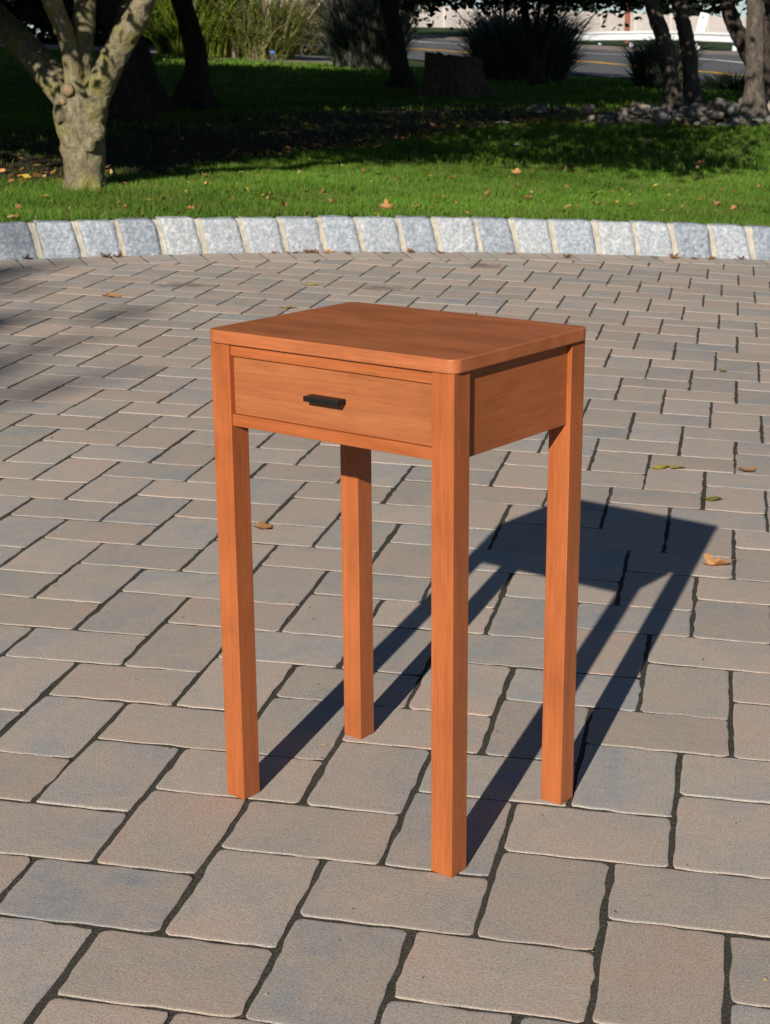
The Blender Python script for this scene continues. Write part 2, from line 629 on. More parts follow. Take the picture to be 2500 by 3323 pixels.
def in_bed(x, y, g=None):
    f = y - np.interp(x, bedF[:, 0], bedF[:, 1]) - .05
    b = np.interp(x, bedB[:, 0], bedB[:, 1]) - y
    ins = (f > 0) & (b > 0)
    if g is None:
        return ins
    thin = np.exp(-np.clip(f, 0, 99) / .3) * .8 + np.exp(-np.clip(b, 0, 99) / 1.3)      # grass creeps in from both edges
    return ins & (g.random(len(x)) > thin)


# road beyond the lawn, side drive on the left
ROADC = np.array([(19, 18), (15, 26.5), (12, 33), (8.65, 40), (6.01, 46.5), (2.1, 53), (-3.5, 58.5), (-11, 64), (-20, 69)], float)
tg = np.gradient(ROADC, axis=0)
tg /= np.hypot(*tg.T)[:, None]
nrm = np.stack([tg[:, 1], -tg[:, 0]], 1)             # away from the camera
nrm *= np.sign(nrm[:, 1])[:, None]


def road_off(d):
    return ROADC + nrm * d


road = sheet('road', road_off(-4.6), road_off(5.3), M_ASPHALT, 90, 24, .03)
for nm, a, b, m_ in (('road_centre_line', -.16, .16, M_YELLOW), ('road_edge_line', 3.25, 3.45, M_WHITE)):
    o = sheet(nm, road_off(a), road_off(b), m_, 90, 2, .036)
shoulder = sheet('road_shoulder', road_off(5.3), road_off(7.4), M_GRAVEL, 90, 6, .028)
side = sheet('side_driveway', [(-22, 44.), (-14, 42.5), (-9.2, 40.8), (-5.8, 40.2), (-2.7, 38.6), (-.6, 38.)],
             [(-22, 50.), (-14, 49), (-9.2, 48), (-5.8, 47), (-2.7, 46.2), (.2, 45.)], M_GRAVEL, 50, 12, .025)

# ------------------------------------------------------------------ the paved driveway
th_ = np.radians(np.linspace(0, 360, 541)[:-1])
rr = np.concatenate([[.01], np.linspace(.8, RAD + .1, 120)])
T, RH = np.meshgrid(th_, rr)
X = CX + RH * np.sin(T)
Y = CY + RH * np.cos(T)
Z = sz(X, Y) - .0017
idx = np.arange(X.size).reshape(X.shape)
i0, i1 = idx[:-1], idx[1:]
Fq = np.stack([i0, i1, np.roll(i1, -1, 1), np.roll(i0, -1, 1)], -1).reshape(-1, 4)
drive = link('driveway', fast_mesh('driveway', np.stack([X, Y, Z], -1).reshape(-1, 3), Fq, M_SAND, True))
tag(drive, kind='structure')

LX, LY, LTH, PW, PL = -.5574, 1.9518, -.2129, .1670, .2526
GAP = .0095            # joints across the rows are wider than those along them
GAP_X, GAP_Y = .0094, .0058


def outline(w_, l_, seed, gl=GAP, gw=GAP):
    """rounded rectangle with uneven sides, long side on x"""
    rs = random.Random(seed)
    r = rs.uniform(.007, .011)
    pts = []
    hx, hy = (l_ - gl) / 2, (w_ - gw) / 2
    cor = [(hx - r, hy - r, 0), (-hx + r, hy - r, 90), (-hx + r, -hy + r, 180), (hx - r, -hy + r, 270)]
    for (cx, cy, a0) in cor:
        for a in (0, 45, 90):
            pts.append((cx + r * math.cos(R_(a0 + a)), cy + r * math.sin(R_(a0 + a))))
    out = []
    for i, p in enumerate(pts):
        q = pts[(i + 1) % len(pts)]
        out.append(p)
        d = math.dist(p, q)
        if d > .05:
            k = 9 if d > .18 else 6
            for j in range(1, k):
                t = j / k
                out.append((p[0] + (q[0] - p[0]) * t, p[1] + (q[1] - p[1]) * t))
    o2 = []
    for (x, y) in out:
        e = rs.gauss(0, .0008)
        d = math.hypot(x, y)
        o2.append((x + rs.gauss(0, .0009) + x / d * e, y + rs.gauss(0, .0009) + y / d * e))
    return o2


def paver_geo(pts, ch=.0034, depth=.014):
    n = len(pts)
    cx = sum(p[0] for p in pts) / n
    cy = sum(p[1] for p in pts) / n
    V, Fc = [], []
    hw = min(max(abs(p[0] - cx) for p in pts), max(abs(p[1] - cy) for p in pts))
    for (ins, z) in ((.0075, 0), (.003, -.0001), (.001, -.0004), (0, -.0009), (0, -depth)):
        f = 1 - ins / max(hw, .02)
        g = 1 - ins / max(hw * 1.5, .03)
        for (x, y) in pts:
            V.append((cx + (x - cx) * (f + g) / 2, cy + (y - cy) * (f + g) / 2, z))
    Fc.append(list(range(n)))
    for i in range(n):
        j = (i + 1) % n
        for k in range(4):
            Fc.append([i + k * n, i + (k + 1) * n, j + (k + 1) * n, j + k * n])
    return V, Fc


PAVERS = []
for i in range(-10, 48):
    for j in range(-14, 34):
        bx, by = -i * PW + j * PL, i * PW + j * PL
        PAVERS.append((bx + PL / 2, by + PW / 2, 0))
        PAVERS.append((bx + PL - PW / 2, by + PW + PL / 2, 1))
cl, sl = math.cos(LTH), math.sin(LTH)
RIN = RAD - .012 - PL - GAP * .6
near, far = [], []
for (lx, ly, v) in PAVERS:
    x = LX + lx * cl - ly * sl
    y = LY + lx * sl + ly * cl
    rho = math.hypot(x - CX, y - CY)
    if rho > RIN + .17 or y < .9 or abs(x) > .27 * y + 1.25:
        continue
    z = sz1(x, y)
    d = Vector((x, y, z - CAM_Z))
    dep = d.dot(fw)
    px = F_PX * d.dot(r2) / dep
    py = F_PX * d.dot(u2) / dep
    mx, my = F_PX * .1 / dep, F_PX * .06 / dep
    vis = abs(px) < 1250 + mx and abs(py) < 1661 + my
    clip = rho > RIN - .16
    (near if vis and not clip else far).append((dep, x, y, z, v))
near.sort()
far += near[300:]
near = near[:300]
PM = [[paver_mesh('paver', *paver_geo(outline(PW, PL, s, *g_)), M_PAVER) for s in range(14)] for g_ in ((GAP_X, GAP_Y), (GAP_Y, GAP_X))]


def ground_rot(x, y):
    e = .02
    gx = (sz1(x + e, y) - sz1(x - e, y)) / (2 * e)
    gy = (sz1(x, y + e) - sz1(x, y - e)) / (2 * e)
    return Vector((-gx, -gy, 1)).normalized()


def place(o, x, y, z, ang, nrm_):
    q = Vector((0, 0, 1)).rotation_difference(nrm_)
    o.matrix_world = Matrix.Translation((x, y, z)) @ q.to_matrix().to_4x4() @ Matrix.Rotation(ang, 4, 'Z')


rs = random.Random(3)
for k, (dep, x, y, z, v) in enumerate(near):
    o = link('paver', PM[v][rs.randrange(14)], drive)
    nn = ground_rot(x, y) + Vector((rs.gauss(0, .0025), rs.gauss(0, .0025), 0))
    place(o, x + rs.gauss(0, .0008), y + rs.gauss(0, .0008), z + .0004 + min(max(rs.gauss(0, .0005), -.0006), .0012),
          LTH + (math.pi / 2 if v else 0) + rs.choice((0, math.pi)) + rs.gauss(0, .004), nn.normalized())


def clip_poly(pts, nx, ny, d):
    out = []
    for i, p in enumerate(pts):
        q = pts[(i + 1) % len(pts)]
        a = p[0] * nx + p[1] * ny - d
        b = q[0] * nx + q[1] * ny - d
        if a <= 0: out.append(p)
        if a * b < 0:
            t = a / (a - b)
            out.append((p[0] + (q[0] - p[0]) * t, p[1] + (q[1] - p[1]) * t))
    return out


V, Fc, Cc = [], [], []
for (dep, x, y, z, v) in far:
    ang = LTH + (math.pi / 2 if v else 0) + rs.gauss(0, .004)
    ca, sa = math.cos(ang), math.sin(ang)
    pts = [(x + a * ca - b * sa, y + a * sa + b * ca) for a, b in outline(PW, PL, rs.randrange(14), *((GAP_Y, GAP_X) if v else (GAP_X, GAP_Y)))]
    rho = math.hypot(x - CX, y - CY)
    nx, ny = (x - CX) / rho, (y - CY) / rho
    if rho > RIN - .16:
        pts = clip_poly(pts, nx, ny, CX * nx + CY * ny + RIN)
        if len(pts) < 3 or max(math.dist(pts[0], p) for p in pts) < .05:
            continue
    v_, f_ = paver_geo(pts)
    b0 = len(V)
    rz = .0004 + min(max(rs.gauss(0, .0005), -.0006), .0012)
    c_ = (rs.random(), rs.random(), 0)
    for (a, b, c) in v_:
        V.append((a, b, sz1(a, b) + c + rz))
        Cc.append(c_)
    Fc += [[q + b0 for q in f] for f in f_]
me = mesh('paver_field', V, Fc, M_PAVER_FAR)
me.polygons.foreach_set('use_smooth', [abs(p.normal.z) > .3 for p in me.polygons])
at = me.attributes.new('col', 'FLOAT_COLOR', 'POINT')
at.data.foreach_set('color', np.column_stack([np.array(Cc), np.ones(len(Cc))]).astype(np.float32).ravel())
tag(link('paver_field', me, drive), kind='stuff')
# soldier course against the kerb
BM = [paver_mesh('border_paver', *paver_geo(outline(PW * .99, PL, 40 + s, .006, .008)), M_PAVER) for s in range(6)]
for k in range(-14, 27):
    a = (-5.19 + k * (PW + .001)) / RAD
    rho = RAD - .012 - PL / 2
    x, y = CX + rho * math.sin(a), CY + rho * math.cos(a)
    o = link('border_paver', BM[rs.randrange(6)], drive)
    place(o, x, y, sz1(x, y) + .0006 + abs(rs.gauss(0, .0004)), math.pi / 2 - a + rs.gauss(0, .006), ground_rot(x, y))

# ------------------------------------------------------------------ kerb of granite blocks
JS = [-5.3028, -5.0694, -4.8514, -4.6216, -4.3936, -4.1532, -3.9278, -3.7003, -3.48, -3.2379, -3.0208, -2.7797, -2.5535, -2.3218, -2.0582, -1.818, -1.5866, -1.3483, -1.1105]
for k in range(9):
    JS.insert(0, JS[0] - .229)
    JS.append(JS[-1] + .233)
KH, KD, LEAN = .19, .125, .205


def kp(s, rad, h):
    """point of the kerb: s along the arc, rad outwards from its face, h up"""
    a = s / RAD
    x0, y0 = CX + (RAD + rad) * math.sin(a), CY + (RAD + rad) * math.cos(a)
    fx, fy = CX + RAD * math.sin(a), CY + RAD * math.cos(a)
    return Vector((x0, y0, sz1(fx, fy) + h))


Vv, Ff = [], []
ss = np.arange(JS[0] - .3, JS[-1] + .3, .1)
prof = [(.016, -.03), (.016, KH - .02), (.03, KH - .012), (KD - .01, KH - .012), (KD - .01, -.05)]
for s in ss:
    for (rd, h) in prof:
        Vv.append(kp(s, rd, h))
np_ = len(prof)
for i in range(len(ss) - 1):
    for j in range(np_ - 1):
        a = i * np_ + j
        Ff.append((a, a + 1, a + np_ + 1, a + np_))
kerb = tag(link('kerb', mesh('kerb', Vv, Ff, M_MORTAR)), kind='structure')
rk = random.Random(11)
for k in range(len(JS) - 1):
    s0, s1 = JS[k] + .0155, JS[k + 1] - .0155
    nx, nz, nd = 8, 6, 4
    hh = KH + rk.gauss(0, .002)
    lean0, lean1 = LEAN + rk.gauss(0, .03), LEAN + rk.gauss(0, .03)
    bm = bmesh.new()
    grid = {}

    def vert(i, j, m):
        key = (i, j, m)
        if key in grid: return grid[key]
        u, v, w_ = i / nx, j / nz, m / nd
        h = -.02 + v * (hh + .02)
        ln = lean0 * (1 - u) + lean1 * u
        s = s0 + (s1 - s0) * u - ln * h
        rd = w_ * KD + .05 * v * .25
        # round the arrises, rough the faces
        er = .004
        du = min(u, 1 - u) * (s1 - s0)
        dv = (1 - v) * hh
        dw = w_ * KD
        if du < .02 and w_ == 0: rd += er * .7
        if dv < .02 and w_ == 0: rd += er * .8
        if dv < .02 and du < .02: h -= .002
        p = kp(s, rd, h)
        q = Vector((k * 3.7 + u * 2.2, v * 2.2, w_ * 1.5))
        p += Vector((mnoise.noise(q), mnoise.noise(q + Vector((9, 3, 1))), mnoise.noise(q + Vector((2, 8, 5))))) * .006
        p += Vector((mnoise.noise(q * 3.1), mnoise.noise(q * 3.1 + Vector((9, 3, 1))), mnoise.noise(q * 3.1 + Vector((2, 8, 5))))) * .004
        grid[key] = bm.verts.new(p)
        return grid[key]
    for i in range(nx):
        for j in range(nz):
            bm.faces.new((vert(i, j, 0), vert(i + 1, j, 0), vert(i + 1, j + 1, 0), vert(i, j + 1, 0)))
        for m in range(nd):
            bm.faces.new((vert(i, nz, m), vert(i + 1, nz, m), vert(i + 1, nz, m + 1), vert(i, nz, m + 1)))
    for j in range(nz):
        for m in range(nd):
            bm.faces.new((vert(0, j, m), vert(0, j + 1, m), vert(0, j + 1, m + 1), vert(0, j, m + 1)))
            bm.faces.new((vert(nx, j, m), vert(nx, j, m + 1), vert(nx, j + 1, m + 1), vert(nx, j + 1, m)))
    bm_obj('kerb_block', bm, M_GRANITE, kerb, True)
    # the pointed joint beside it, two beads with a groove
    Vv, Ff = [], []
    pr = [(-.024, .022), (-.018, .006), (-.009, .004), (0, .010), (.009, .004), (.018, .006), (.024, .022)]
    for h in np.linspace(-.015, KH - .002, 9):
        for (ds, rd) in pr:
            jit = .004 * mnoise.noise(Vector((k * 2.1, h * 40, ds * 60)))
            Vv.append(kp(JS[k] + ds - LEAN * h, rd + .0125 * h / KH + jit, h))
    Vv_n = len(pr)
    for (ds, rd) in pr:
        Vv.append(kp(JS[k] + ds - LEAN * KH, KD - .01, KH - .006))
    for r_ in range(9):
        for j in range(Vv_n - 1):
            a = r_ * Vv_n + j
            Ff.append((a, a + 1, a + Vv_n + 1, a + Vv_n))
    link('mortar_joint', mesh('mortar_joint', Vv, Ff, M_MORTAR, True), kerb)

# ------------------------------------------------------------------ the table
TW, TD, TT, TH = .4457, .3379, .0375, .7625
table = empty('side_table', (.0207, 2.3233, 0), -.6604)
tag(table, 'tall cherry wood side table with one drawer standing on the pavers', 'table')
tw2, td2 = TW / 2, TD / 2


def W_(ax, s, tint=(1., 1., 1.)):
    return mat_wood('cherry_%s_%d' % ('xyz'[ax], s), ax, s, tint)


# tabletop: rounded corners, eased edges
def rrect(x0, x1, y0, y1, r, k=14):
    o = []
    for cx, cy, a0 in ((x1 - r, y1 - r, 0), (x0 + r, y1 - r, 90), (x0 + r, y0 + r, 180), (x1 - r, y0 + r, 270)):
        for i in range(k):
            a = R_(a0 + 90 * i / (k - 1))
            o.append((cx + r * math.cos(a), cy + r * math.sin(a)))
    return o


ov, b = .0045, .0019
rings = []
zb, zt = TH - .0195, TH
for (ins, z) in ((b, zb), (b * .3, zb + b * .3), (0, zb + b), (0, zt - b), (b * .134, zt - b * .5), (b * .5, zt - b * .134), (b, zt)):
    rings.append([(x, y, z) for x, y in rrect(-tw2 - ov + ins, tw2 + ov - ins, -td2 - ov + ins, td2 + ov - ins, .0165 - ins)])
n = len(rings[0])
V = [p for r in rings for p in r]
Fc = [list(range(n))[::-1], [6 * n + i for i in range(n)]]
for k in range(6):
    for i in range(n):
        j = (i + 1) % n
        Fc.append([k * n + i, k * n + j, (k + 1) * n + j, (k + 1) * n + i])
top = link('tabletop', mesh('tabletop', V, Fc, W_(0, 1, (1.06, 1.16, 1.38))), table)
Rz = Matrix.Rotation(-.6604, 3, 'Z')
for k, (sx, sy) in enumerate(((-1, -1), (1, -1), (1, 1), (-1, 1))):
    x0 = -tw2 if sx < 0 else tw2 - TT
    y0 = -td2 if sy < 0 else td2 - TT
    c = Rz @ Vector((x0 + TT / 2, y0 + TT / 2, 0)) + table.location
    zf = sz1(c.x, c.y) + .0004
    bm_obj('leg', box_bm(x0, x0 + TT, y0, y0 + TT, zf, zb - .0003, .0009, 2), W_(2, 2 + k), table)
xi0, xi1 = -tw2 + TT - .004, tw2 - TT + .004
yf = -td2
z_r1, z_d1, z_d0, z_r0 = zb - .0006, .7250, .6365, .6190
bm_obj('front_rail', box_bm(xi0, xi1, yf + .0036, yf + .022, z_d1, z_r1, .0006), W_(0, 7), table)
bm_obj('front_rail', box_bm(xi0, xi1, yf + .0036, yf + .022, z_r0, z_d0, .0006), W_(0, 8), table)
drw = bm_obj('drawer_front', box_bm(-tw2 + TT + .0004, tw2 - TT - .0004, yf + .009, yf + .027, z_d0 + .0006, z_d1 - .0009, .0005), W_(0, 9, (.9, 1.05, 1.25)), table)
# dark drawer box behind the gaps
bm_obj('drawer_box', box_bm(-tw2 + TT + .004, tw2 - TT - .004, yf + .0272, td2 - .03, z_d0 + .003, z_d1 - .004, 0), W_(0, 12), table)
hx = -tw2
bm = box_bm(hx + .1902, hx + .2530, yf - .0120, yf + .0088, .6772, .6850, .0011, 2)
pull = bm_obj('drawer_pull', bm, M_BLACK, drw)
for s in (-1, 1):
    x0 = -tw2 + .0075 if s < 0 else tw2 - .0075 - .018
    bm_obj('side_apron', box_bm(x0, x0 + .018, -td2 + TT - .004, td2 - TT + .004, z_r0 + .0004, z_r1, .0006), W_(1, 10 + s, (.95, .98, 1.05)), table)
bm_obj('back_apron', box_bm(xi0, xi1, td2 - .0255, td2 - .0075, z_r0 + .0004, z_r1, .0006), W_(0, 13), table)


# ------------------------------------------------------------------ grass
def blades(n, x, y, h, wd, colr, seed):
    g = np.random.default_rng(seed)
    z = gz(x, y) - .004
    a = g.uniform(0, 2 * np.pi, n)
    lean = g.uniform(.05, .75, n) * h
    la = g.uniform(0, 2 * np.pi, n)
    dx, dy = np.cos(a) * wd / 2, np.sin(a) * wd / 2
    lx, ly = np.cos(la) * lean, np.sin(la) * lean
    Vb = np.empty((n, 5, 3))
    Vb[:, 0] = np.stack([x - dx, y - dy, z], 1)
    Vb[:, 1] = np.stack([x + dx, y + dy, z], 1)
    m = .55
    Vb[:, 2] = np.stack([x - dx * .8 + lx * .3, y - dy * .8 + ly * .3, z + h * m], 1)
    Vb[:, 3] = np.stack([x + dx * .8 + lx * .3, y + dy * .8 + ly * .3, z + h * m], 1)
    Vb[:, 4] = np.stack([x + lx, y + ly, z + h * (1 - .25 * (lean / h))], 1)
    base = np.arange(n)[:, None, None] * 5
    Fb = base + np.array([[0, 1, 2], [1, 3, 2], [2, 3, 4]])[None]
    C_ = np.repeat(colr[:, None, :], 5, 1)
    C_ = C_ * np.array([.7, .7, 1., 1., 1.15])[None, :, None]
    return Vb.reshape(-1, 3), Fb.reshape(-1, 3), C_.reshape(-1, 3)


def grass_colour(n, g, x, y):
    t = g.random((n, 1))
    c = (1 - t) * np.array([[.070, .165, .014]]) + t * np.array([[.165, .285, .042]])
    patch = np.sin(x * 1.7 + np.sin(y * 2.1)) * np.cos(y * 1.9 - x * .6)
    c *= (1 + .25 * patch)[:, None]
    yel = np.clip(np.sin(x * 4.1 + 1.3 * np.sin(y * 5.3)) * np.cos(y * 4.7 + x), 0, 1)[:, None]
    c = c * (1 - .35 * yel) + np.array([[.20, .24, .06]]) * .35 * yel
    dry = g.random(n) < .05
    c[dry] = np.array([.26, .21, .08]) * g.uniform(.6, 1.2, (dry.sum(), 1))
    return c


Vs, Fs, Cs, off = [], [], [], 0
for (y0, y1, cnt, h0, h1, wd, sd) in ((8.0, 12.6, 190000, .022, .052, .0042, 1), (12.6, 16.5, 70000, .03, .06, .007, 2), (14, 24.5, 60000, .035, .07, .012, 3), (24, 46, 52000, .04, .09, .03, 4)):
    g = np.random.default_rng(sd)
    y = np.sqrt(g.uniform(y0 ** 2, y1 ** 2, cnt))
    x = g.uniform(-1, 1, cnt) * (.262 * y + .55)
    rho = np.hypot(x - CX, y - CY)
    ok = (rho > RAD + KD - .01) & ~in_bed(x, y, g)
    if y1 > 30:
        ok &= y < np.interp(x, [-22, -14, -9.2, -5.8, -2.7, -.6, 3, 6, 9, 14], [44, 42.5, 40.8, 40.2, 38.6, 38., 37, 33.5, 29, 20])
    x, y = x[ok], y[ok]
    n_ = len(x)
    h = g.uniform(h0, h1, n_) * (1 + .35 * np.sin(x * 5 + y * 3) * np.cos(y * 6.1))
    h *= np.where(np.hypot(x - CX, y - CY) < RAD + KD + .06, .9, 1)
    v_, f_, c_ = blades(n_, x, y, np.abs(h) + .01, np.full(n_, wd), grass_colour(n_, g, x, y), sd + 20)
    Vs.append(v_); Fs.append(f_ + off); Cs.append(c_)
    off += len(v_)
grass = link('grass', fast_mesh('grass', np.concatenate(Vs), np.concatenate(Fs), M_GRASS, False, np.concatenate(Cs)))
tag(grass, 'short green lawn grass behind the granite kerb', 'grass', kind='stuff')


# ------------------------------------------------------------------ fallen leaves
def leaf_mesh(name, mat, seed, lobed=True, curl=.35):
    rl = random.Random(seed)
    pts = []
    n_ = 30 if lobed else 18
    for i in range(n_):
        a = 2 * math.pi * i / n_
        if lobed:
            r = .30 + .22 * abs(math.cos(2.5 * (a - math.pi / 2))) ** 1.6 * (1 if math.sin(a) > -.6 else .35) + rl.gauss(0, .018)
            x, y = r * math.cos(a), r * math.sin(a)
        else:
            x, y = .24 * math.cos(a) * (1 - .25 * math.sin(a)), .5 * math.sin(a)
            x += rl.gauss(0, .012)
        pts.append((x, y))
    k1, k2, ph = rl.uniform(.3, 1) * curl, rl.uniform(.4, 1.2) * curl, rl.uniform(0, 6)

    def zz(x, y):
        return k2 * 2.2 * x * x + k1 * 1.5 * y * y + .05 * math.sin(9 * x + ph) * math.cos(7 * y + ph) + .06 * abs(x)
    V_ = [(0, 0, zz(0, 0))]
    F_ = []
    for f in (.5, 1.):
        for (x, y) in pts:
            V_.append((x * f, y * f, zz(x * f, y * f)))
    for i in range(n_):
        j = (i + 1) % n_
        F_.append((0, 1 + i, 1 + j))
        F_.append((1 + i, 1 + n_ + i, 1 + n_ + j, 1 + j))
    b0 = len(V_)                                       # stalk
    for (x, y) in ((-.012, -.38), (.012, -.38), (.05, -.85), (.07, -.85)):
        V_.append((x, y, zz(x, max(y, -.45)) + .01))
    F_.append((b0, b0 + 1, b0 + 3, b0 + 2))
    zm = min(v[2] for v in V_)
    V_ = [(a, b_, c - zm) for a, b_, c in V_]
    return mesh(name, V_, F_, mat, True)


LM = {k: [leaf_mesh('fallen_leaf', m_, 7 * i + s, lob, cu) for s in range(4)] for i, (k, m_, lob, cu) in enumerate((
    ('tan', M_LEAF_TAN, True, .5), ('yel', M_LEAF_YEL, False, .5), ('olive', M_LEAF_OLIVE, False, .6), ('brn', M_LEAF_BRN, True, .7)))}


def put_leaf(x, y, z, size, kind, label, group=None, rz=None, tilt=.12, var=None, flat=1.):
    o = link('fallen_leaf', LM[kind][rs.randrange(4) if var is None else var])
    o.location = (x, y, z)
    o.scale = (size, size, size * flat)
    o.rotation_euler = (rs.gauss(0, tilt), rs.gauss(0, tilt), rs.uniform(0, 6.28) if rz is None else rz)
    tag(o, label, 'leaf', group)
    return o


PAVE = [(.8067, 4.480, .050, 'yel', 'curled yellow leaf, left one of a touching pair on the right pavers', 1.9),
        (.8560, 4.484, .048, 'olive', 'olive yellow leaf, right one of a touching pair on the right pavers', 1.2),
        (1.0639, 4.4713, .055, 'tan', 'small tan leaf on the pavers near the right edge of the picture', .4),
        (.8931, 4.1417, .050, 'olive', 'thin olive green leaf just beyond the tip of the table shadow', 1.3),
        (.7911, 3.5639, .068, 'tan', 'orange brown leaf with a long stalk beside the corner of the table shadow', 1.9),
        (1.3093, 5.9971, .040, 'olive', 'tiny olive leaf alone on the far right pavers', .3),
        (-.3086, 3.821, .055, 'tan', 'dull yellow brown leaf on the pavers between the two left table legs', 1.5),
        (-.4458, 7.2005, .070, 'yel', 'yellow brown leaf on the pavers just above the left edge of the tabletop', 1.4),
        (-.3693, 7.8768, .070, 'yel', 'flat yellow leaf, the farther of two behind the tabletop', 1.5),
        (-1.272, 7.4174, .090, 'tan', 'flat pale orange leaf on the far left pavers', 1.6)]
for (x, y, s, kd, lb, rz) in PAVE:
    put_leaf(x, y, sz1(x, y) + .001, s * 1.2, kd, lb, 'leaves on the pavers', rz, .05, None, .3 if 'flat' in lb else .75)
CURB_LEAF = [(-1.51,8.61),(-1.44,8.64),(-1.92,8.51),(-0.58,9.06),(-0.52,9.03),(-0.43,9.0),(-0.32,9.0),(-0.20,9.01),(0.02,9.06),(0.16,9.12),(0.33,9.16),(0.73,9.21),(1.07,9.17),(1.60,9.32),(1.71,9.34),(1.84,9.36),(1.96,9.40),(2.14,9.44)]
KCOL = {'brn': 'dark brown', 'tan': 'tan', 'yel': 'yellow', 'olive': 'olive green'}


def zone(x, names, cuts):
    return names[sum(x > c for c in cuts)]


def kerb_leaf(x, y, size, tilt, kd):
    put_leaf(x, y, sz1(x, y) + .004, size, kd, 'curled %s leaf at the foot of the granite kerb, %s' % (KCOL[kd], zone(x, ('left of the table', 'straight behind the tabletop', 'right of the table'), (-.75, .5))), 'leaves along the foot of the kerb', tilt=tilt, flat=.7)


for k, (x, y) in enumerate(CURB_LEAF):
    kerb_leaf(x, y - .02, rs.uniform(.042, .08), .14, ('brn', 'tan', 'brn', 'olive', 'brn')[k % 5])
for k in range(5):
    x = -.62 + k * .075 + rs.gauss(0, .02)
    y = CY + math.sqrt((RAD - .035) ** 2 - (x - CX) ** 2) + rs.gauss(0, .012)
    kerb_leaf(x, y, rs.uniform(.035, .07), .2, ('brn', 'tan', 'olive')[k % 3])
LAWN_LEAF = [(0.11,11.36),(-0.14,11.80),(-0.70,9.88),(-0.60,9.50),(-0.49,10.23),(-0.12,9.58),(0.02,9.55),(0.08,9.70),(0.21,9.69),(0.35,10.34),(0.49,11.47),(1.00,12.03),(0.99,13.44),(0.93,11.03),(1.40,12.32),(1.47,11.90),(1.29,11.23),(2.29,14.06),(1.75,11.34),(1.97,11.52),(2.52,12.75),(2.35,12.04),(3.14,13.76),(3.20,14.42),(2.93,12.36),(3.00,12.45),(1.39,10.56),(1.37,10.23),(1.74,13.62),(1.36,13.82),(1.77,11.02),(1.15,9.97),(1.61,10.29),(2.22,10.57),(2.75,11.71),(2.45,13.44),(0.95,10.47),(1.05,10.24),(2.14,10.78),(-0.97,10.44),(-1.15,10.44),(-1.49,9.22),(-2.05,9.69),(-0.86,10.18),(-1.11,9.21),(-2.09,9.16),(-1.74,9.89),(-1.28,9.68),(-0.31,9.79),(2.47,11.24)]
BIG = {0, 2, 3, 6, 11, 17, 20, 21, 26, 27, 25}
for k, (x, y) in enumerate(LAWN_LEAF):
    big = k in BIG
    kd = 'tan' if big else ('tan', 'brn', 'tan', 'yel')[k % 4]
    where = zone(x, ('below the pale tree', 'straight behind the tabletop', 'right of the table', 'near the right edge'), (-.75, .6, 1.9)) + (', close to the kerb' if y < 10.6 else ', far from the kerb')
    put_leaf(x, y, gz1(x, y) + .03, rs.uniform(.075, .10) if big else rs.uniform(.035, .06), kd,
             '%s %s leaf on the lawn grass %s' % ('large' if big else 'small', KCOL[kd], where), 'leaves on the lawn', tilt=.5)
scrap = link('paper_scrap', leaf_mesh('paper_scrap', M_PALEBLUE, 99, False, .8))
scrap.location = (1.15, 13.85, gz1(1.15, 13.85) + .035)
scrap.scale = (.12, .1, .1)
tag(scrap, 'small pale blue scrap lying in the shaded edge of the lawn', 'scrap')


def litter(n_, fx, seed, smin, smax, pal):
    g = np.random.default_rng(seed)
    x, y = fx(g, n_)
    n_ = len(x)
    z = gz(x, y) + g.uniform(.012, .045, n_)
    s = g.uniform(smin, smax, n_)
    a = g.uniform(0, 6.28, n_)
    ex = np.stack([np.cos(a), np.sin(a), g.normal(0, .35, n_)], 1) * s[:, None]
    ey = np.stack([-np.sin(a), np.cos(a), g.normal(0, .35, n_)], 1) * (s * g.uniform(.4, .8, n_))[:, None]
    P_ = np.stack([x, y, z], 1)
    V_ = np.stack([P_ - ex, P_ - ey * .8, P_ + ex, P_ + ey], 1)
    pc = np.array(pal)[g.integers(0, len(pal), n_)] * g.uniform(.6, 1.25, (n_, 1))
    return V_.reshape(-1, 3), np.arange(n_ * 4).reshape(-1, 4), np.repeat(pc, 4, 0)


PAL = [(.50, .24, .08), (.42, .18, .06), (.55, .38, .06), (.30, .14, .06), (.52, .32, .16)]


def f_lawn(g, n_):
    y = g.uniform(8.6, 16, n_); x = g.uniform(-1, 1, n_) * (.262 * y + .5)
    ok = (np.hypot(x - CX, y - CY) > RAD + KD) & ~in_bed(x, y)
    return x[ok], y[ok]


def f_bed(g, n_):
    y = g.uniform(10.3, 25, n_); x = g.uniform(-1, 1, n_) * (.262 * y + .5)
    ok = in_bed(x, y)
    return x[ok], y[ok]


def f_edge(g, n_):
    x = g.uniform(-3.2, 4.6, n_)
    y = np.interp(x, bedF[:, 0], bedF[:, 1]) + np.abs(g.normal(0, .5, n_)) + .02
    return x, y


Vs, Fs, Cs, off = [], [], [], 0
for a in (litter(1300, f_lawn, 5, .008, .026, PAL), litter(1500, f_bed, 6, .012, .034, PAL[1:4] + [(.2, .1, .05)]), litter(900, f_edge, 8, .015, .04, PAL)):
    Vs.append(a[0]); Fs.append(a[1] + off); Cs.append(a[2]); off += len(a[0])
g = np.random.default_rng(77)
n_ = 900
yy = np.sqrt(g.uniform(1.5 ** 2, 9.3 ** 2, n_))
xx = g.uniform(-1, 1, n_) * (.262 * yy + .3)
ok = np.hypot(xx - CX, yy - CY) < RAD - .02
xx, yy = xx[ok], yy[ok]
n_ = len(xx)
aa = g.uniform(0, 6.28, n_)
sc_ = g.uniform(.0012, .0042, n_) * np.where(g.random(n_) < .06, 2.6, 1)
ex = np.stack([np.cos(aa), np.sin(aa), g.normal(0, .2, n_)], 1) * sc_[:, None]
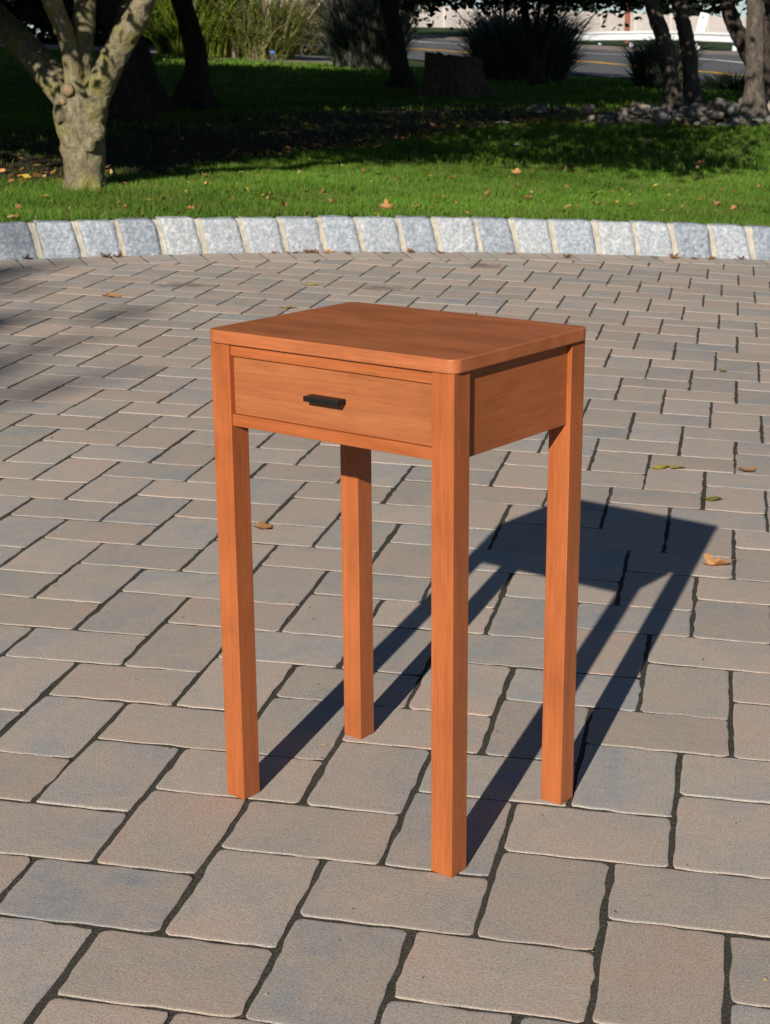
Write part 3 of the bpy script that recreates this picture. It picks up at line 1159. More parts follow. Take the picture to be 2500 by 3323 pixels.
ey = np.stack([-np.sin(aa), np.cos(aa), g.normal(0, .2, n_)], 1) * (sc_ * g.uniform(.15, .7, n_))[:, None]
pp = np.stack([xx, yy, sz(xx, yy) + .0028], 1)
cv = np.stack([pp - ex, pp - ey, pp + ex, pp + ey], 1).reshape(-1, 3)
cc_ = np.array([(.30, .16, .07), (.12, .08, .05), (.42, .33, .14), (.06, .05, .04), (.5, .46, .4)])[g.integers(0, 5, n_)]
crumbs = link('paving_crumbs', fast_mesh('paving_crumbs', cv, np.arange(n_ * 4).reshape(-1, 4), M_LITTER, False, np.repeat(cc_, 4, 0)))
tag(crumbs, 'tiny leaf crumbs and grit scattered over the pavers', 'grit', kind='stuff')
lit = link('leaf_litter', fast_mesh('leaf_litter', np.concatenate(Vs), np.concatenate(Fs), M_LITTER, False, np.concatenate(Cs)))
tag(lit, 'scattered small dry leaves over lawn and tree bed', 'leaf litter', kind='stuff')


# ------------------------------------------------------------------ trees
def tube(P_, R__, ns=14, rough=0., seed=0, cap=True):
    """swept rings through points P_ with radii R__ (both resampled smoothly)"""
    P_ = np.array(P_, float)
    R__ = np.array(R__, float)
    m = len(P_)
    t = np.arange(m)
    tt = np.linspace(0, m - 1, (m - 1) * 5 + 1)

    def cr(A):
        o = []
        for q in tt:
            i = min(int(q), m - 2)
            u = q - i
            p0, p1, p2, p3 = A[max(i - 1, 0)], A[i], A[i + 1], A[min(i + 2, m - 1)]
            o.append(.5 * ((2 * p1) + (-p0 + p2) * u + (2 * p0 - 5 * p1 + 4 * p2 - p3) * u * u + (-p0 + 3 * p1 - 3 * p2 + p3) * u ** 3))
        return np.array(o)
    C_, Rr = cr(P_), np.maximum(np.interp(tt, t, R__), .003)
    V_, F_ = [], []
    ref = Vector((1, .2, 0))
    for i in range(len(C_)):
        d = Vector(C_[min(i + 1, len(C_) - 1)] - C_[max(i - 1, 0)]).normalized()
        a = (ref - d * ref.dot(d)).normalized()
        b_ = d.cross(a)
        for k in range(ns):
            an = 2 * math.pi * k / ns
            r = Rr[i] * (1 + rough * mnoise.noise(Vector((math.cos(an) * 1.3, math.sin(an) * 1.3, i * .35 + seed * 7.1))))
            V_.append(Vector(C_[i]) + (a * math.cos(an) + b_ * math.sin(an)) * r)
    for i in range(len(C_) - 1):
        for k in range(ns):
            j = (k + 1) % ns
            F_.append((i * ns + k, i * ns + j, (i + 1) * ns + j, (i + 1) * ns + k))
    if cap:
        F_.append(tuple(range(ns))[::-1])
        F_.append(tuple((len(C_) - 1) * ns + k for k in range(ns)))
    return V_, F_


def join(parts):
    V_, F_ = [], []
    for v, f in parts:
        b0 = len(V_)
        V_ += list(v)
        F_ += [tuple(q + b0 for q in ff) for ff in f]
    return V_, F_


def organic(name, parts, mat, loc, voxel=.016, disp=.02, size=.09, smooth=6):
    """melt tubes into one skin and roughen it"""
    V_, F_ = join(parts)
    V_ = [Vector(v) - Vector(loc) for v in V_]
    o = bpy.data.objects.new('tmp', mesh('tmp', V_, F_, mat))
    col.objects.link(o)
    m = o.modifiers.new('r', 'REMESH'); m.mode = 'VOXEL'; m.voxel_size = voxel; m.use_smooth_shade = True
    m = o.modifiers.new('s', 'SMOOTH'); m.iterations = smooth; m.factor = .5
    for k, (s_, st) in enumerate(((size, disp), (size * .3, disp * .45))):
        tx = bpy.data.textures.new('bark%d' % k, 'CLOUDS'); tx.noise_scale = s_; tx.noise_depth = 3
        m = o.modifiers.new('d', 'DISPLACE'); m.texture = tx; m.strength = st; m.mid_level = .5
    dg = bpy.context.evaluated_depsgraph_get()
    me_ = bpy.data.meshes.new_from_object(o.evaluated_get(dg))
    me_.name = name
    me_.polygons.foreach_set('use_smooth', [True] * len(me_.polygons))
    bpy.data.objects.remove(o)
    return me_


def crown(blobs, size, pal, seed, loc, clump=.35, per=26):
    """leaves in clumps through the volume of each blob: (x,y,z,rx,ry,rz,leaf count)"""
    g = np.random.default_rng(seed)
    Vs_, Cs_ = [], []
    for (x, y, z, rx, ry, rz, cnt) in blobs:
        nc = max(3, int(cnt / per))
        d = g.normal(size=(nc, 3))
        d /= np.linalg.norm(d, axis=1)[:, None]
        rad = g.uniform(.25, 1., nc) ** .55
        cc = np.array([x, y, z]) + d * rad[:, None] * np.array([rx, ry, rz])
        which = g.integers(0, nc, cnt)
        cs = clump * g.uniform(.5, 1.3, nc)
        p = cc[which] + g.normal(size=(cnt, 3)) * (cs[which] * .55)[:, None] * np.array([1, 1, .6])
        a = g.normal(size=(cnt, 3))
        a[:, 2] *= .6
        a /= np.linalg.norm(a, axis=1)[:, None]
        b_ = np.cross(a, g.normal(size=(cnt, 3)))
        b_ /= np.linalg.norm(b_, axis=1)[:, None]
        s = size * g.uniform(.6, 1.3, cnt)
        ea, eb = a * s[:, None] * .5, b_ * s[:, None] * .3
        Vs_.append(np.stack([p - ea, p + eb - ea * .1, p + ea, p - eb - ea * .1], 1).reshape(-1, 3))
        tone = g.uniform(.65, 1.35, nc)[which]
        c = np.array(pal)[g.integers(0, len(pal), cnt)] * (tone * g.uniform(.75, 1.25, cnt))[:, None]
        Cs_.append(np.repeat(c, 4, 0))
    V_ = np.concatenate(Vs_) - np.array(loc)
    return fast_mesh('crown', V_, np.arange(len(V_)).reshape(-1, 4), M_CROWN, False, np.concatenate(Cs_))


GREEN = [(.040, .075, .014), (.055, .095, .018), (.030, .060, .012), (.075, .105, .02)]
AUT = GREEN + [(.13, .12, .02), (.10, .11, .02)]
DARKG = [(.016, .030, .010), (.022, .040, .012), (.012, .022, .008), (.03, .045, .014)]


def tree(name, label, base, trunk_me, crown_me, group='trees beyond the kerb'):
    t = empty(name, base)
    tag(t, label, 'tree', group)
    link('trunk', trunk_me, t)
    if crown_me:
        link('crown', crown_me, t)
    return t


def limbs_into(blob_c, start, r0, n_, seed, spread=1.4, rise=1.2):
    """branches from a trunk top out into the crown"""
    rl = random.Random(seed)
    out = []
    for k in range(n_):
        a = 2 * math.pi * k / n_ + rl.uniform(-.5, .5)
        s = Vector(start)
        e = Vector(blob_c) + Vector((math.cos(a) * spread, math.sin(a) * spread, rl.uniform(-.3, .5) * rise))
        m1 = s.lerp(e, .4) + Vector((rl.gauss(0, .08), rl.gauss(0, .08), .15))
        out.append(tube([s, m1, e], [r0 * .75, r0 * .45, r0 * .12], 8))
    return out


# T1: pale many-limbed tree at the edge of the lawn
B1 = (-1.905, 10.2, gz1(-1.905, 10.2) - .02)
tr = tube([(-1.89, 10.2, .30), (-1.89, 10.2, .387), (-1.892, 10.2, .509), (-1.894, 10.2, .624), (-1.893, 10.2, .738), (-1.904, 10.2, .851), (-1.90, 10.2, .95), (-1.90, 10.2, 1.0)],
          [.145, .128, .128, .138, .148, .162, .158, .10], 24, .07, 1)
la = tube([(-1.93, 10.22, .84), (-1.965, 10.25, .935), (-2.089, 10.3, 1.09), (-2.308, 10.56, 1.291), (-2.618, 11.05, 1.523), (-2.95, 11.5, 1.85), (-3.4, 12., 2.4), (-3.7, 12.3, 3.0)], [.11, .104, .098, .092, .08, .065, .045, .02], 18, .06, 2)
lb = tube([(-1.915, 10.15, .90), (-1.908, 10.12, 1.02), (-1.922, 10.1, 1.242), (-1.953, 10.05, 1.404), (-1.985, 10.0, 1.55), (-2.06, 9.9, 1.85), (-2.2, 9.8, 2.4)], [.08, .062, .053, .058, .05, .04, .02], 16, .06, 3)
lc = tube([(-1.898, 10.2, .88), (-1.882, 10.2, 1.131), (-1.858, 10.2, 1.325), (-1.83, 10.2, 1.543), (-1.80, 10.2, 1.80), (-1.7, 10.25, 2.4), (-1.6, 10.3, 3.1)], [.10, .078, .071, .07, .064, .045, .02], 18, .06, 4)
ld = tube([(-1.85, 10.17, .78), (-1.815, 10.15, .89), (-1.752, 10.1, 1.02), (-1.654, 10.03, 1.184), (-1.539, 9.97, 1.345), (-1.441, 9.92, 1.489), (-1.34, 9.87, 1.66), (-1.0, 9.75, 2.1), (-.5, 9.7, 2.6)], [.10, .10, .088, .082, .078, .068, .06, .045, .02], 18, .06, 5)
le = tube([(-1.86, 10.27, .85), (-1.834, 10.35, 1.0), (-1.81, 10.73, 1.188), (-1.79, 11.2, 1.402), (-1.77, 11.55, 1.6), (-1.6, 12.1, 2.2)], [.07, .06, .052, .046, .04, .02], 12, .05, 6)
lf = tube([(-1.96, 10.08, 1.36), (-2.0, 10.0, 1.50), (-2.06, 9.93, 1.64)], [.05, .042, .036], 12, .05, 7)
root = [tube([(-1.89 + .06 * math.cos(a), 10.2 + .06 * math.sin(a), .50), (-1.89 + .11 * math.cos(a), 10.2 + .11 * math.sin(a), .40), (-1.89 + .15 * math.cos(a), 10.2 + .15 * math.sin(a), .33)], [.06, .045, .03], 8) for a in (.3, 1.9, 3.4, 4.6, 5.5)]
burl = [tube([(-1.80, 10.10, .72), (-1.785, 10.09, .76), (-1.80, 10.10, .80)], [.055, .065, .05], 10), tube([(-1.99, 10.08, .83), (-2.0, 10.07, .86), (-1.99, 10.08, .9)], [.04, .05, .04], 10),
        tube([(-1.83, 10.08, .64), (-1.825, 10.075, .67), (-1.83, 10.08, .70)], [.035, .042, .035], 10)]
T1me = organic('trunk', [tr, la, lb, lc, ld, le, lf] + root + burl, M_BARK1, B1, .0115, .022, .06, 4)
C1 = crown([(-2.0, 9.35, 2.45, 1.6, .7, .35, 4200), (-.4, 10.2, 2.5, 2.2, 1.2, .5, 7000), (-3.2, 9.7, 2.35, .9, 1.2, .45, 3500), (-2.6, 11.6, 2.8, 2.2, 1.9, .8, 8000),
            (.8, 11.4, 2.6, 1.7, 1.6, .5, 3600), (.3, 12.4, 3.2, 1.9, 1.3, .5, 5200), (-1.6, 10.8, 3.6, 2.4, 2.0, .7, 7000), (.55, 8.95, 2.4, 1.05, .6, .22, 2300), (-3.15, 8.6, 2.4, .5, .7, .22, 3600), (-2.5, 8.35, 2.1, .6, .3, .25, 190)], .09, AUT, 21, B1, .40)
t1 = tree('garden_tree', 'pale barked tree with several thick limbs at the left edge of the lawn', B1, T1me, C1)
for (p, d, r) in (((-1.937, 10.042, 1.012), (.10, -1, .12), .031), ((-1.978, 10.055, .945), (-.2, -1, -.1), .024)):
    d = Vector(d).normalized()
    p = Vector(p)
    s = link('pruned_stub', mesh('pruned_stub', *(lambda vf: ([Vector(v) - Vector(B1) for v in vf[0]], vf[1]))(tube([p - d * .05, p - d * .01, p + d * .012], [r * 1.7, r * 1.4, r], 16, .05, 4)), M_BARK1, True), t1)
    cb = bmesh.new()
    bmesh.ops.create_circle(cb, cap_ends=True, radius=r * .72, segments=14)
    q = Vector((0, 0, 1)).rotation_difference(d).to_matrix().to_4x4()
    for v in cb.verts:
        v.co = (q @ v.co) + p + d * .0135 - Vector(B1)
    bm_obj('cut_face', cb, M_CUT, s)


def plain_tree(name, label, pts, rad, mat, blobs, size, pal, seed, extra=(), voxel=.022, nl=6):
    p0 = pts[0]
    B = (p0[0], p0[1], gz1(p0[0], p0[1]) - .03)
    P0 = [(p0[0], p0[1], B[2] - .08)] + list(pts)
    parts = [tube(P0, [rad[0] * 1.25] + list(rad), 16, .08, seed)]
    for (ep, er) in extra:
        parts.append(tube(ep, er, 12, .06, seed + 1))
    for a in (.5, 2.1, 3.6, 5.2):
        parts.append(tube([(p0[0] + rad[0] * .5 * math.cos(a), p0[1] + rad[0] * .5 * math.sin(a), B[2] + .28), (p0[0] + rad[0] * 1.3 * math.cos(a), p0[1] + rad[0] * 1.3 * math.sin(a), B[2] + .05), (p0[0] + rad[0] * 2.1 * math.cos(a), p0[1] + rad[0] * 2.1 * math.sin(a), B[2] - .05)], [rad[0] * .6, rad[0] * .45, rad[0] * .25], 8))
    bb = blobs[0]
    parts += limbs_into((bb[0], bb[1], bb[2]), pts[-1], rad[-1], nl, seed, bb[3] * .7, bb[5])
    me_ = organic('trunk', parts, mat, B, voxel, .03, .1, 4)
    return tree(name, label, B, me_, crown(blobs, size, pal, seed + 50, B, .5))


plain_tree('shade_tree', 'dark leaning trunk behind the pale limbs of the left tree', [(-2.558, 17.5, .80), (-2.603, 17.5, 1.12), (-2.665, 17.5, 1.36), (-2.74, 17.5, 1.6), (-2.83, 17.5, 1.95), (-2.95, 17.5, 2.6), (-3.0, 17.6, 3.4)],
           [.21, .175, .16, .145, .135, .12, .09], M_BARK3, [(-3., 17.6, 5.2, 3.4, 3., 2., 10000), (-1.5, 17., 3.9, 2.2, 2., .9, 4000), (-3.5, 18., 7.4, 3., 3., 1.4, 7000)], .21, GREEN, 31)
plain_tree('shade_tree', 'straight dark trunk mostly hidden behind the pale left tree', [(-2.42, 15.6, .66), (-2.45, 15.6, 1.0), (-2.5, 15.6, 1.35), (-2.56, 15.6, 1.7), (-2.6, 15.6, 2.1), (-2.7, 15.7, 2.9)],
           [.17, .14, .13, .125, .12, .09], M_BARK3, [(-2.9, 15.8, 4.6, 2.6, 2.4, 1.5, 6000), (-1.2, 13.9, 4.0, 1.9, 1.3, .7, 6000)], .16, GREEN, 29)
plain_tree('shade_tree', 'dark curved trunk standing right of the pale left tree', [(-2.133, 18.4, .80), (-2.085, 18.4, 1.118), (-2.101, 18.4, 1.368), (-2.154, 18.4, 1.617), (-2.226, 18.4, 1.863), (-2.4, 18.4, 2.4), (-2.4, 18.5, 3.4)],
           [.19, .14, .125, .118, .115, .10, .08], M_BARK3, [(-1.4, 18.6, 5., 3.2, 3., 1.9, 10000), (.6, 17.5, 3.6, 2.2, 2.4, .8, 5000), (-.2, 19.5, 6.8, 3., 2.6, 1.4, 7000)], .21, GREEN, 33)
plain_tree('shade_tree', 'slim dark trunk rising just left of the broken stump', [(.296, 24.33, .80), (.27, 24.33, 1.157), (.23, 24.33, 1.42), (.176, 24.33, 1.75), (.11, 24.33, 2.08), (0, 24.3, 2.8), (0, 24.3, 3.6)],
           [.17, .135, .13, .128, .125, .11, .08], M_BARK3, [(.3, 24.3, 5.6, 3.6, 3.4, 2.2, 8000), (1.8, 23.6, 4., 2.4, 2., 1.0, 2400), (-2., 25.5, 6.5, 3., 3., 1.5, 6000)], .19, GREEN, 35)
plain_tree('shade_tree', 'thin forked dark tree whose low leafy branches hang before the white fence', [(2.582, 27.13, .83), (2.496, 27.13, 1.29), (2.412, 27.13, 1.73), (2.328, 27.13, 2.17), (2.25, 27.1, 2.6), (2.2, 27.1, 3.2)],
           [.13, .085, .075, .07, .06, .05], M_BARK3, [(2.9, 27.0, 3.6, 3.0, 2.4, 1.35, 9000), (.9, 26.6, 2.38, .9, .8, .30, 1300), (1.7, 26.4, 2.36, .9, .9, .20, 1000), (2.9, 26.7, 2.32, 1.0, .9, .22, 1500), (4.4, 26.8, 2.34, 1.1, .9, .26, 1700), (5.7, 26.6, 2.45, .9, .8, .3, 1300)], .12, DARKG, 37,
           extra=[([(2.59, 27.13, .9), (2.65, 27.13, 1.1), (2.723, 27.13, 1.437), (2.791, 27.13, 1.876), (2.85, 27.1, 2.6)], [.08, .07, .06, .055, .035]), ([(2.45, 27.1, 1.45), (2.55, 27.0, 1.75), (2.6, 27.0, 2.3)], [.05, .04, .03])])
plain_tree('shade_tree', 'left one of two leaning brown trunks behind the rock pile', [(3.174, 17.68, .70), (3.118, 17.68, 1.08), (3.029, 17.68, 1.42), (2.934, 17.68, 1.68), (2.85, 17.68, 1.94), (2.7, 17.7, 2.4), (2.6, 17.7, 3.0)],
           [.105, .092, .088, .085, .08, .07, .05], M_BARK2, [(2.5, 17.8, 3.5, 2.4, 2., 1.1, 8000), (2.1, 17.2, 2.45, .9, .7, .25, 800), (2.1, 14.9, 2.85, .9, .9, .35, 2600)], .11, DARKG, 39)
plain_tree('shade_tree', 'right one of two leaning brown trunks behind the rock pile', [(3.478, 18.22, .70), (3.446, 18.22, 1.08), (3.384, 18.22, 1.43), (3.304, 18.22, 1.72), (3.23, 18.2, 2.01), (3.1, 18.2, 2.6), (3.1, 18.2, 3.2)],
           [.105, .09, .085, .082, .078, .07, .05], M_BARK2, [(3.6, 18.6, 3.7, 2.6, 2.2, 1.2, 7000), (3.9, 18.3, 2.45, .9, .8, .3, 700)], .11, GREEN, 41)
plain_tree('shade_tree', 'sunlit straight grey trunk at the right edge of the picture', [(3.703, 16.15, .62), (3.695, 16.15, .95), (3.684, 16.15, 1.30), (3.667, 16.15, 1.61), (3.654, 16.15, 1.91), (3.64, 16.15, 2.5), (3.6, 16.2, 3.2)],
           [.115, .095, .091, .09, .088, .08, .06], M_BARK2, [(4.4, 16.6, 4.2, 2.6, 2.4, 1.3, 7000)], .11, GREEN, 43)
plain_tree('shade_tree', 'dark forked trunk behind the sunlit trunk at the right edge', [(4.48, 18.8, .68), (4.339, 18.76, 1.02), (4.191, 18.76, 1.277), (4.045, 18.76, 1.53), (3.92, 18.76, 1.85), (3.8, 18.8, 2.6)],
           [.14, .11, .10, .095, .085, .06], M_BARK3, [(4.6, 19.2, 3.5, 2.2, 2., 1.3, 6000), (4.6, 18.6, 2.35, .8, .6, .35, 700)], .12, DARKG, 45,
           extra=[([(4.48, 18.85, .75), (4.449, 18.9, 1.22), (4.40, 18.9, 1.63), (4.44, 18.9, 2.1), (4.6, 18.9, 2.8)], [.10, .085, .075, .07, .05])])


# taller trees outside the picture on the left, whose shade lies over the lawn
def tall_tree(label, x, y, h, rx, rz, n_, seed, pal=GREEN, r=.24):
    z0 = gz1(x, y) if y > 6 else .165 + sz1(x, y)
    parts = [tube([(x, y, z0 - .1), (x, y, z0 + .4), (x + .1, y, z0 + h * .35), (x - .05, y + .1, z0 + h * .6), (x, y, z0 + h * .85)], [r * 1.4, r, r * .85, r * .6, r * .2], 14, .08, seed)]
    parts += limbs_into((x, y, z0 + h * .72), (x, y, z0 + h * .42), r * .8, 7, seed, rx * .7, rz)
    B = (x, y, z0)
    return tree('tall_tree', label, B, organic('trunk', parts, M_BARK3, B, .05, .05, .2, 3),
                crown([(x, y, z0 + h * .72, rx, rx, rz, n_), (x + rx * .3, y - .5, z0 + h * .5, rx * .7, rx * .7, rz * .5, n_ // 3)] + ([(x, y, z0 + h * .26, rx * .85, rx * .85, h * .16, n_ // 2)] if y > 6 else []), .32, pal, seed + 9, B, .8), 'tall trees left of the drive')  # lowest unseen leaf clump added to block low skylight over the lawn


tall_tree('broad tree just left of the picture beside the pale limbed tree', -6.3, 9.9, 6.0, 2.6, 1.7, 9000, 61)
tall_tree('large tree left of the picture halfway up the lawn', -8.6, 16., 8.5, 3.4, 2.6, 11000, 63)
tall_tree('large tree left of the picture on the upper lawn', -12.6, 23.5, 9., 3.6, 2.6, 11000, 65)
tall_tree('tall tree left of the picture near the side driveway', -14., 34., 10., 4.2, 3.2, 11000, 67)
tall_tree('tall tree behind the viewer left of the round driveway', -11.6, -15.1, 13.5, 2.1, 1.1, 10000, 69)

# ------------------------------------------------------------------ stump
sx, sy = .98, 22.
z0 = gz1(sx, sy)
st = empty('tree_stump', (sx, sy, z0))
tag(st, 'dark broken tree stump with flared roots on the shaded lawn', 'stump')
V, Fc = [], []
ns, nh = 48, 10
for j in range(nh + 1):
    v = j / nh
    for i in range(ns):
        a = 2 * math.pi * i / ns
        fl = .17 * (1 - v) ** 3 * (1 + .8 * math.cos(a * 5 + 1))
        r = .405 - .03 * v + fl + .035 * mnoise.noise(Vector((math.cos(a) * 4, math.sin(a) * 4, v * .8))) + .016 * math.sin(a * 14 + 3 * mnoise.noise(Vector((a, v, 3))))
        h = .60 + .055 * mnoise.noise(Vector((math.cos(a) * 2.2, math.sin(a) * 2.2, 4))) + .03 * mnoise.noise(Vector((a * 5, 1, 2))) - .04 * math.cos(a)
        V.append((r * math.cos(a), r * math.sin(a), -.04 + v * h))
for j in range(nh):
    for i in range(ns):
        k = (i + 1) % ns
        Fc.append((j * ns + i, j * ns + k, (j + 1) * ns + k, (j + 1) * ns + i))
link('stump_bark', mesh('stump_bark', V, Fc, M_STUMP, True), st)
V2 = [V[nh * ns + i] for i in range(ns)] + [(V[nh * ns + i][0] * .5, V[nh * ns + i][1] * .5, .53 + .03 * random.random()) for i in range(ns)] + [(0, 0, .53)]
F2 = [(i, (i + 1) % ns, ns + (i + 1) % ns, ns + i) for i in range(ns)] + [(ns + i, ns + (i + 1) % ns, 2 * ns) for i in range(ns)]
link('stump_top', mesh('stump_top', V2, F2, M_STUMP), st)


# ------------------------------------------------------------------ stones
def rock_mesh(seed, mat, flat=.7):
    bm = bmesh.new()
    bmesh.ops.create_icosphere(bm, subdivisions=2, radius=1)
    o = Vector((seed * 5.3, 1, 2))
    for v in bm.verts:
        f = 1 + .32 * mnoise.noise(v.co * .9 + o) + .12 * mnoise.noise(v.co * 2.4 + o)
        v.co = v.co * f
        m_ = max(abs(v.co.x), abs(v.co.y), abs(v.co.z))
        v.co = v.co.lerp(v.co * (.82 / m_), .35)
        v.co.z *= flat
    me_ = bpy.data.meshes.new('rock')
    bm.to_mesh(me_)
    bm.free()
    me_.materials.append(mat)
    return me_


RK = [rock_mesh(s, M_STONE) for s in range(7)]
RP = [rock_mesh(20 + s, M_STONE_PALE) for s in range(3)]
rk = random.Random(5)
placed = []
tries = 0
while len(placed) < 125 and tries < 6000:
    tries += 1
    t = rk.random()
    x = 2.05 + t * 2.5
    yb = 15.35 + rk.random() ** 1.2 * (1.5 if t > .2 else .9)
    r = rk.uniform(.045, .09) * (1.1 if t > .15 else .8)
    lvl = sum(1 for p in placed if math.hypot(p[0] - x, p[1] - yb) < (p[2] + r) * .75)
    if lvl > 2 or math.hypot(x - 3.70, yb - 16.15) < .2: continue
    placed.append((x, yb, r))
    pale = rk.random() < .16
    o = link('rock', (RP if pale else RK)[rk.randrange(3 if pale else 7)])
    o.location = (x, yb, gz1(x, yb) + r * .35 + lvl * r * .8)
    o.scale = (r * rk.uniform(.9, 1.35), r, r * rk.uniform(.8, 1.1))
    o.rotation_euler = (rk.gauss(0, .3), rk.gauss(0, .3), rk.uniform(0, 6.28))
    tag(o, '%s %s stone of the rock pile, %s%s' % ('small' if r < .062 else 'middling' if r < .082 else 'large', 'pale tan' if pale else 'grey', ('lying low ' if lvl == 0 else 'lying on others '),
                                             zone(x, ('at the left end', 'under the leaning trunks', 'by the sunlit trunk'), (2.9, 3.45))), 'rock', 'stones of the rock pile')
for (x, y, rx, rz, mesh_i, lb) in ((1.76, 18.4, .17, .15, 2, 'pointed grey stone, left of three in the shade beyond the lawn'), (2.06, 18.4, .22, .10, 4, 'flat grey stone slab, middle of three in the shade beyond the lawn'),
                                   (2.38, 18.5, .16, .09, 5, 'flat grey stone, right of three in the shade beyond the lawn'), (.98, 16.3, .07, .05, 1, 'small dark stone lying before the broken stump'), (1.22, 16.4, .08, .05, 3, 'rounded yellowish stone lying before the broken stump')):
    o = link('rock', RK[mesh_i] if 'yellow' not in lb else RP[0])
    o.location = (x, y, gz1(x, y) + rz * .12)
    o.scale = (rx * .9, rx * .7, rz * .85)
    o.rotation_euler = (0, 0, 1.1 * mesh_i)
    tag(o, lb, 'rock')


# ------------------------------------------------------------------ tall grasses
def reeds(name, label, x, y, rad, h, n_, pal, seed, plumes=0, segs=7, wd=.012, droop=.85):
    g = np.random.default_rng(seed)
    z0 = gz1(x, y)
    o = empty(name, (x, y, z0))
    tag(o, label, 'ornamental grass', 'clumps of tall ornamental grass')

    def blade(n_, hs, wd_, pal_, droop):
        a = g.uniform(0, 6.283, n_)
        r0 = rad * .72 * np.sqrt(g.random(n_))
        hh = h * g.uniform(*hs, n_) * (1 - .3 * (r0 / rad) ** 2)
        out = rad * g.uniform(.1, .95, n_)
        t = np.linspace(0, 1, segs)
        bx = r0 * np.cos(a)
        by = r0 * np.sin(a)
        a2 = a + g.normal(0, .9, n_)
        rr_ = out[:, None] * t[None] ** 1.4
        zz_ = hh[:, None] * (t[None] * (1 + droop) - droop * t[None] ** 3)
        px_ = bx[:, None] + np.cos(a2)[:, None] * rr_
        py_ = by[:, None] + np.sin(a2)[:, None] * rr_
        wv = wd_ * (1 - .9 * t ** 2)
        sa = g.uniform(0, 6.283, n_)
        ox, oy = np.cos(sa)[:, None] * wv[None], np.sin(sa)[:, None] * wv[None]
        L_ = np.stack([px_ - ox, py_ - oy, zz_], -1)
        R2 = np.stack([px_ + ox, py_ + oy, zz_], -1)
        V_ = np.stack([L_, R2], 2).reshape(n_, segs * 2, 3)
        k = np.arange(segs - 1) * 2
        f = np.stack([k, k + 1, k + 3, k + 2], 1)
        F_ = (np.arange(n_)[:, None, None] * segs * 2 + f[None]).reshape(-1, 4)
        c = np.array(pal_)[g.integers(0, len(pal_), n_)] * g.uniform(.6, 1.3, (n_, 1))
        return V_.reshape(-1, 3), F_, np.repeat(c, segs * 2, 0)
    v, f, c = blade(n_, (.2, .82), wd, pal, droop)
    link('foliage', fast_mesh('foliage', v, f, M_REED, False, c), o)
    if plumes:
        v, f, c = blade(plumes, (1.0, 1.3), wd * 2.2, [(.42, .33, .25), (.5, .42, .34), (.36, .27, .2)], .12)
        link('plumes', fast_mesh('plumes', v, f, M_REED, False, c), o)
    return o


YG = [(.15, .24, .02), (.21, .29, .03), (.10, .18, .015), (.28, .29, .06)]
DG = [(.12, .15, .10), (.15, .165, .12), (.20, .20, .165), (.09, .12, .075)]
reeds('ornamental_grass', 'sunlit yellow green grass clump with pale plumes beyond the left trees', -4.6, 40.6, 1.3, 2.5, 4200, YG, 71, 40, wd=.026, droop=1.2)
reeds('ornamental_grass', 'arching sunlit plumed grass clump, right neighbour of the yellow green one', -3.1, 40.9, 1.25, 1.75, 3200, [(.22, .25, .06), (.17, .22, .04), (.30, .28, .12)], 72, 130, wd=.02, droop=1.1)
reeds('ornamental_grass', 'big dark rounded grass clump behind the slim dark trunk', -.3, 35.6, 1.0, 2.3, 4200, DG, 73, 60, wd=.013)
reeds('ornamental_grass', 'wide dark grass clump beside the forked thin tree', 2.6, 30.3, 1.1, 1.6, 4200, DG, 74, 40, wd=.012)
reeds('ornamental_grass', 'low dark grass clump before the road between leaning trunks', 4.85, 28.2, .62, 1.05, 1500, DG, 75, wd=.012)
reeds('ornamental_grass', 'short dark shrubby tuft beside the road at the right', 6.0, 27.6, .6, .45, 700, [(.03, .055, .03), (.05, .07, .035)], 76, wd=.012)

# ------------------------------------------------------------------ shrubs and trees behind the side driveway and the fence
def shrub(name, label, x, y, rx, rz, n_, pal, seed, size=.2, group='trees and shrubs behind the side driveway'):
    z0 = gz1(x, y)
    B = (x, y, z0)
    o = empty(name, B)
    tag(o, label, 'shrub' if rz < 2 else 'tree', group)
    st_ = [tube([(0, 0, -.1), (.05 * k, .04 * k, rz * .5), (.3 * (k - 1), .2 * (1 - k), rz * 1.1)], [.1, .07, .03], 8) for k in range(3)]
    link('trunk', mesh('trunk', *join(st_), M_BARK3, True), o)
    link('crown', crown([(x, y, z0 + rz * .95, rx, rx * .8, rz, n_)], size, pal, seed, B, .55), o)
    return o


EV_SHADED = [(.012, .022, .008), (.018, .030, .010), (.010, .016, .006)]  # leaf colours near black, the shade of other trees painted in
for k, (x, y, rx, rz, lb) in enumerate(((-15.5, 54., 2.8, 3.2, 'dark evergreen, far left behind the side driveway'), (-12., 52., 2.4, 2.9, 'dark evergreen behind the limbs of the pale tree'), (-9.3, 53., 2.4, 3.3, 'dark evergreen behind the leaning trunk'),
                                        (-6.6, 54.5, 2.3, 3.0, 'dark evergreen behind the sunlit yellow green grass'), (-4.4, 55., 2.0, 2.6, 'dark evergreen right of the plumed grass'), (-1.0, 60., 2.6, 3.2, 'dark evergreen behind the big dark grass clump'))):
    shrub('evergreen_tree', lb, x, y, rx * 1.25, rz * 1.15, 9000, EV_SHADED, 80 + k, .3)
for k, (x, y, lb) in enumerate(((-14.2, 56., 'low dark bush at the far left behind the side driveway'), (-10.8, 56.5, 'low dark bush behind the pale tree limbs'), (-7.9, 57., 'low dark bush behind the sunlit yellow green grass'),
                                 (-5.4, 58., 'low dark bush behind the plumed grass'), (-2.8, 60., 'low dark bush right of the tan leaved shrub'), (-17.5, 55., 'low dark bush beyond the left end of the side driveway'))):
    shrub('dark_bush', lb, x, y, 1.9, 1.35, 4200, EV_SHADED, 120 + k, .26)
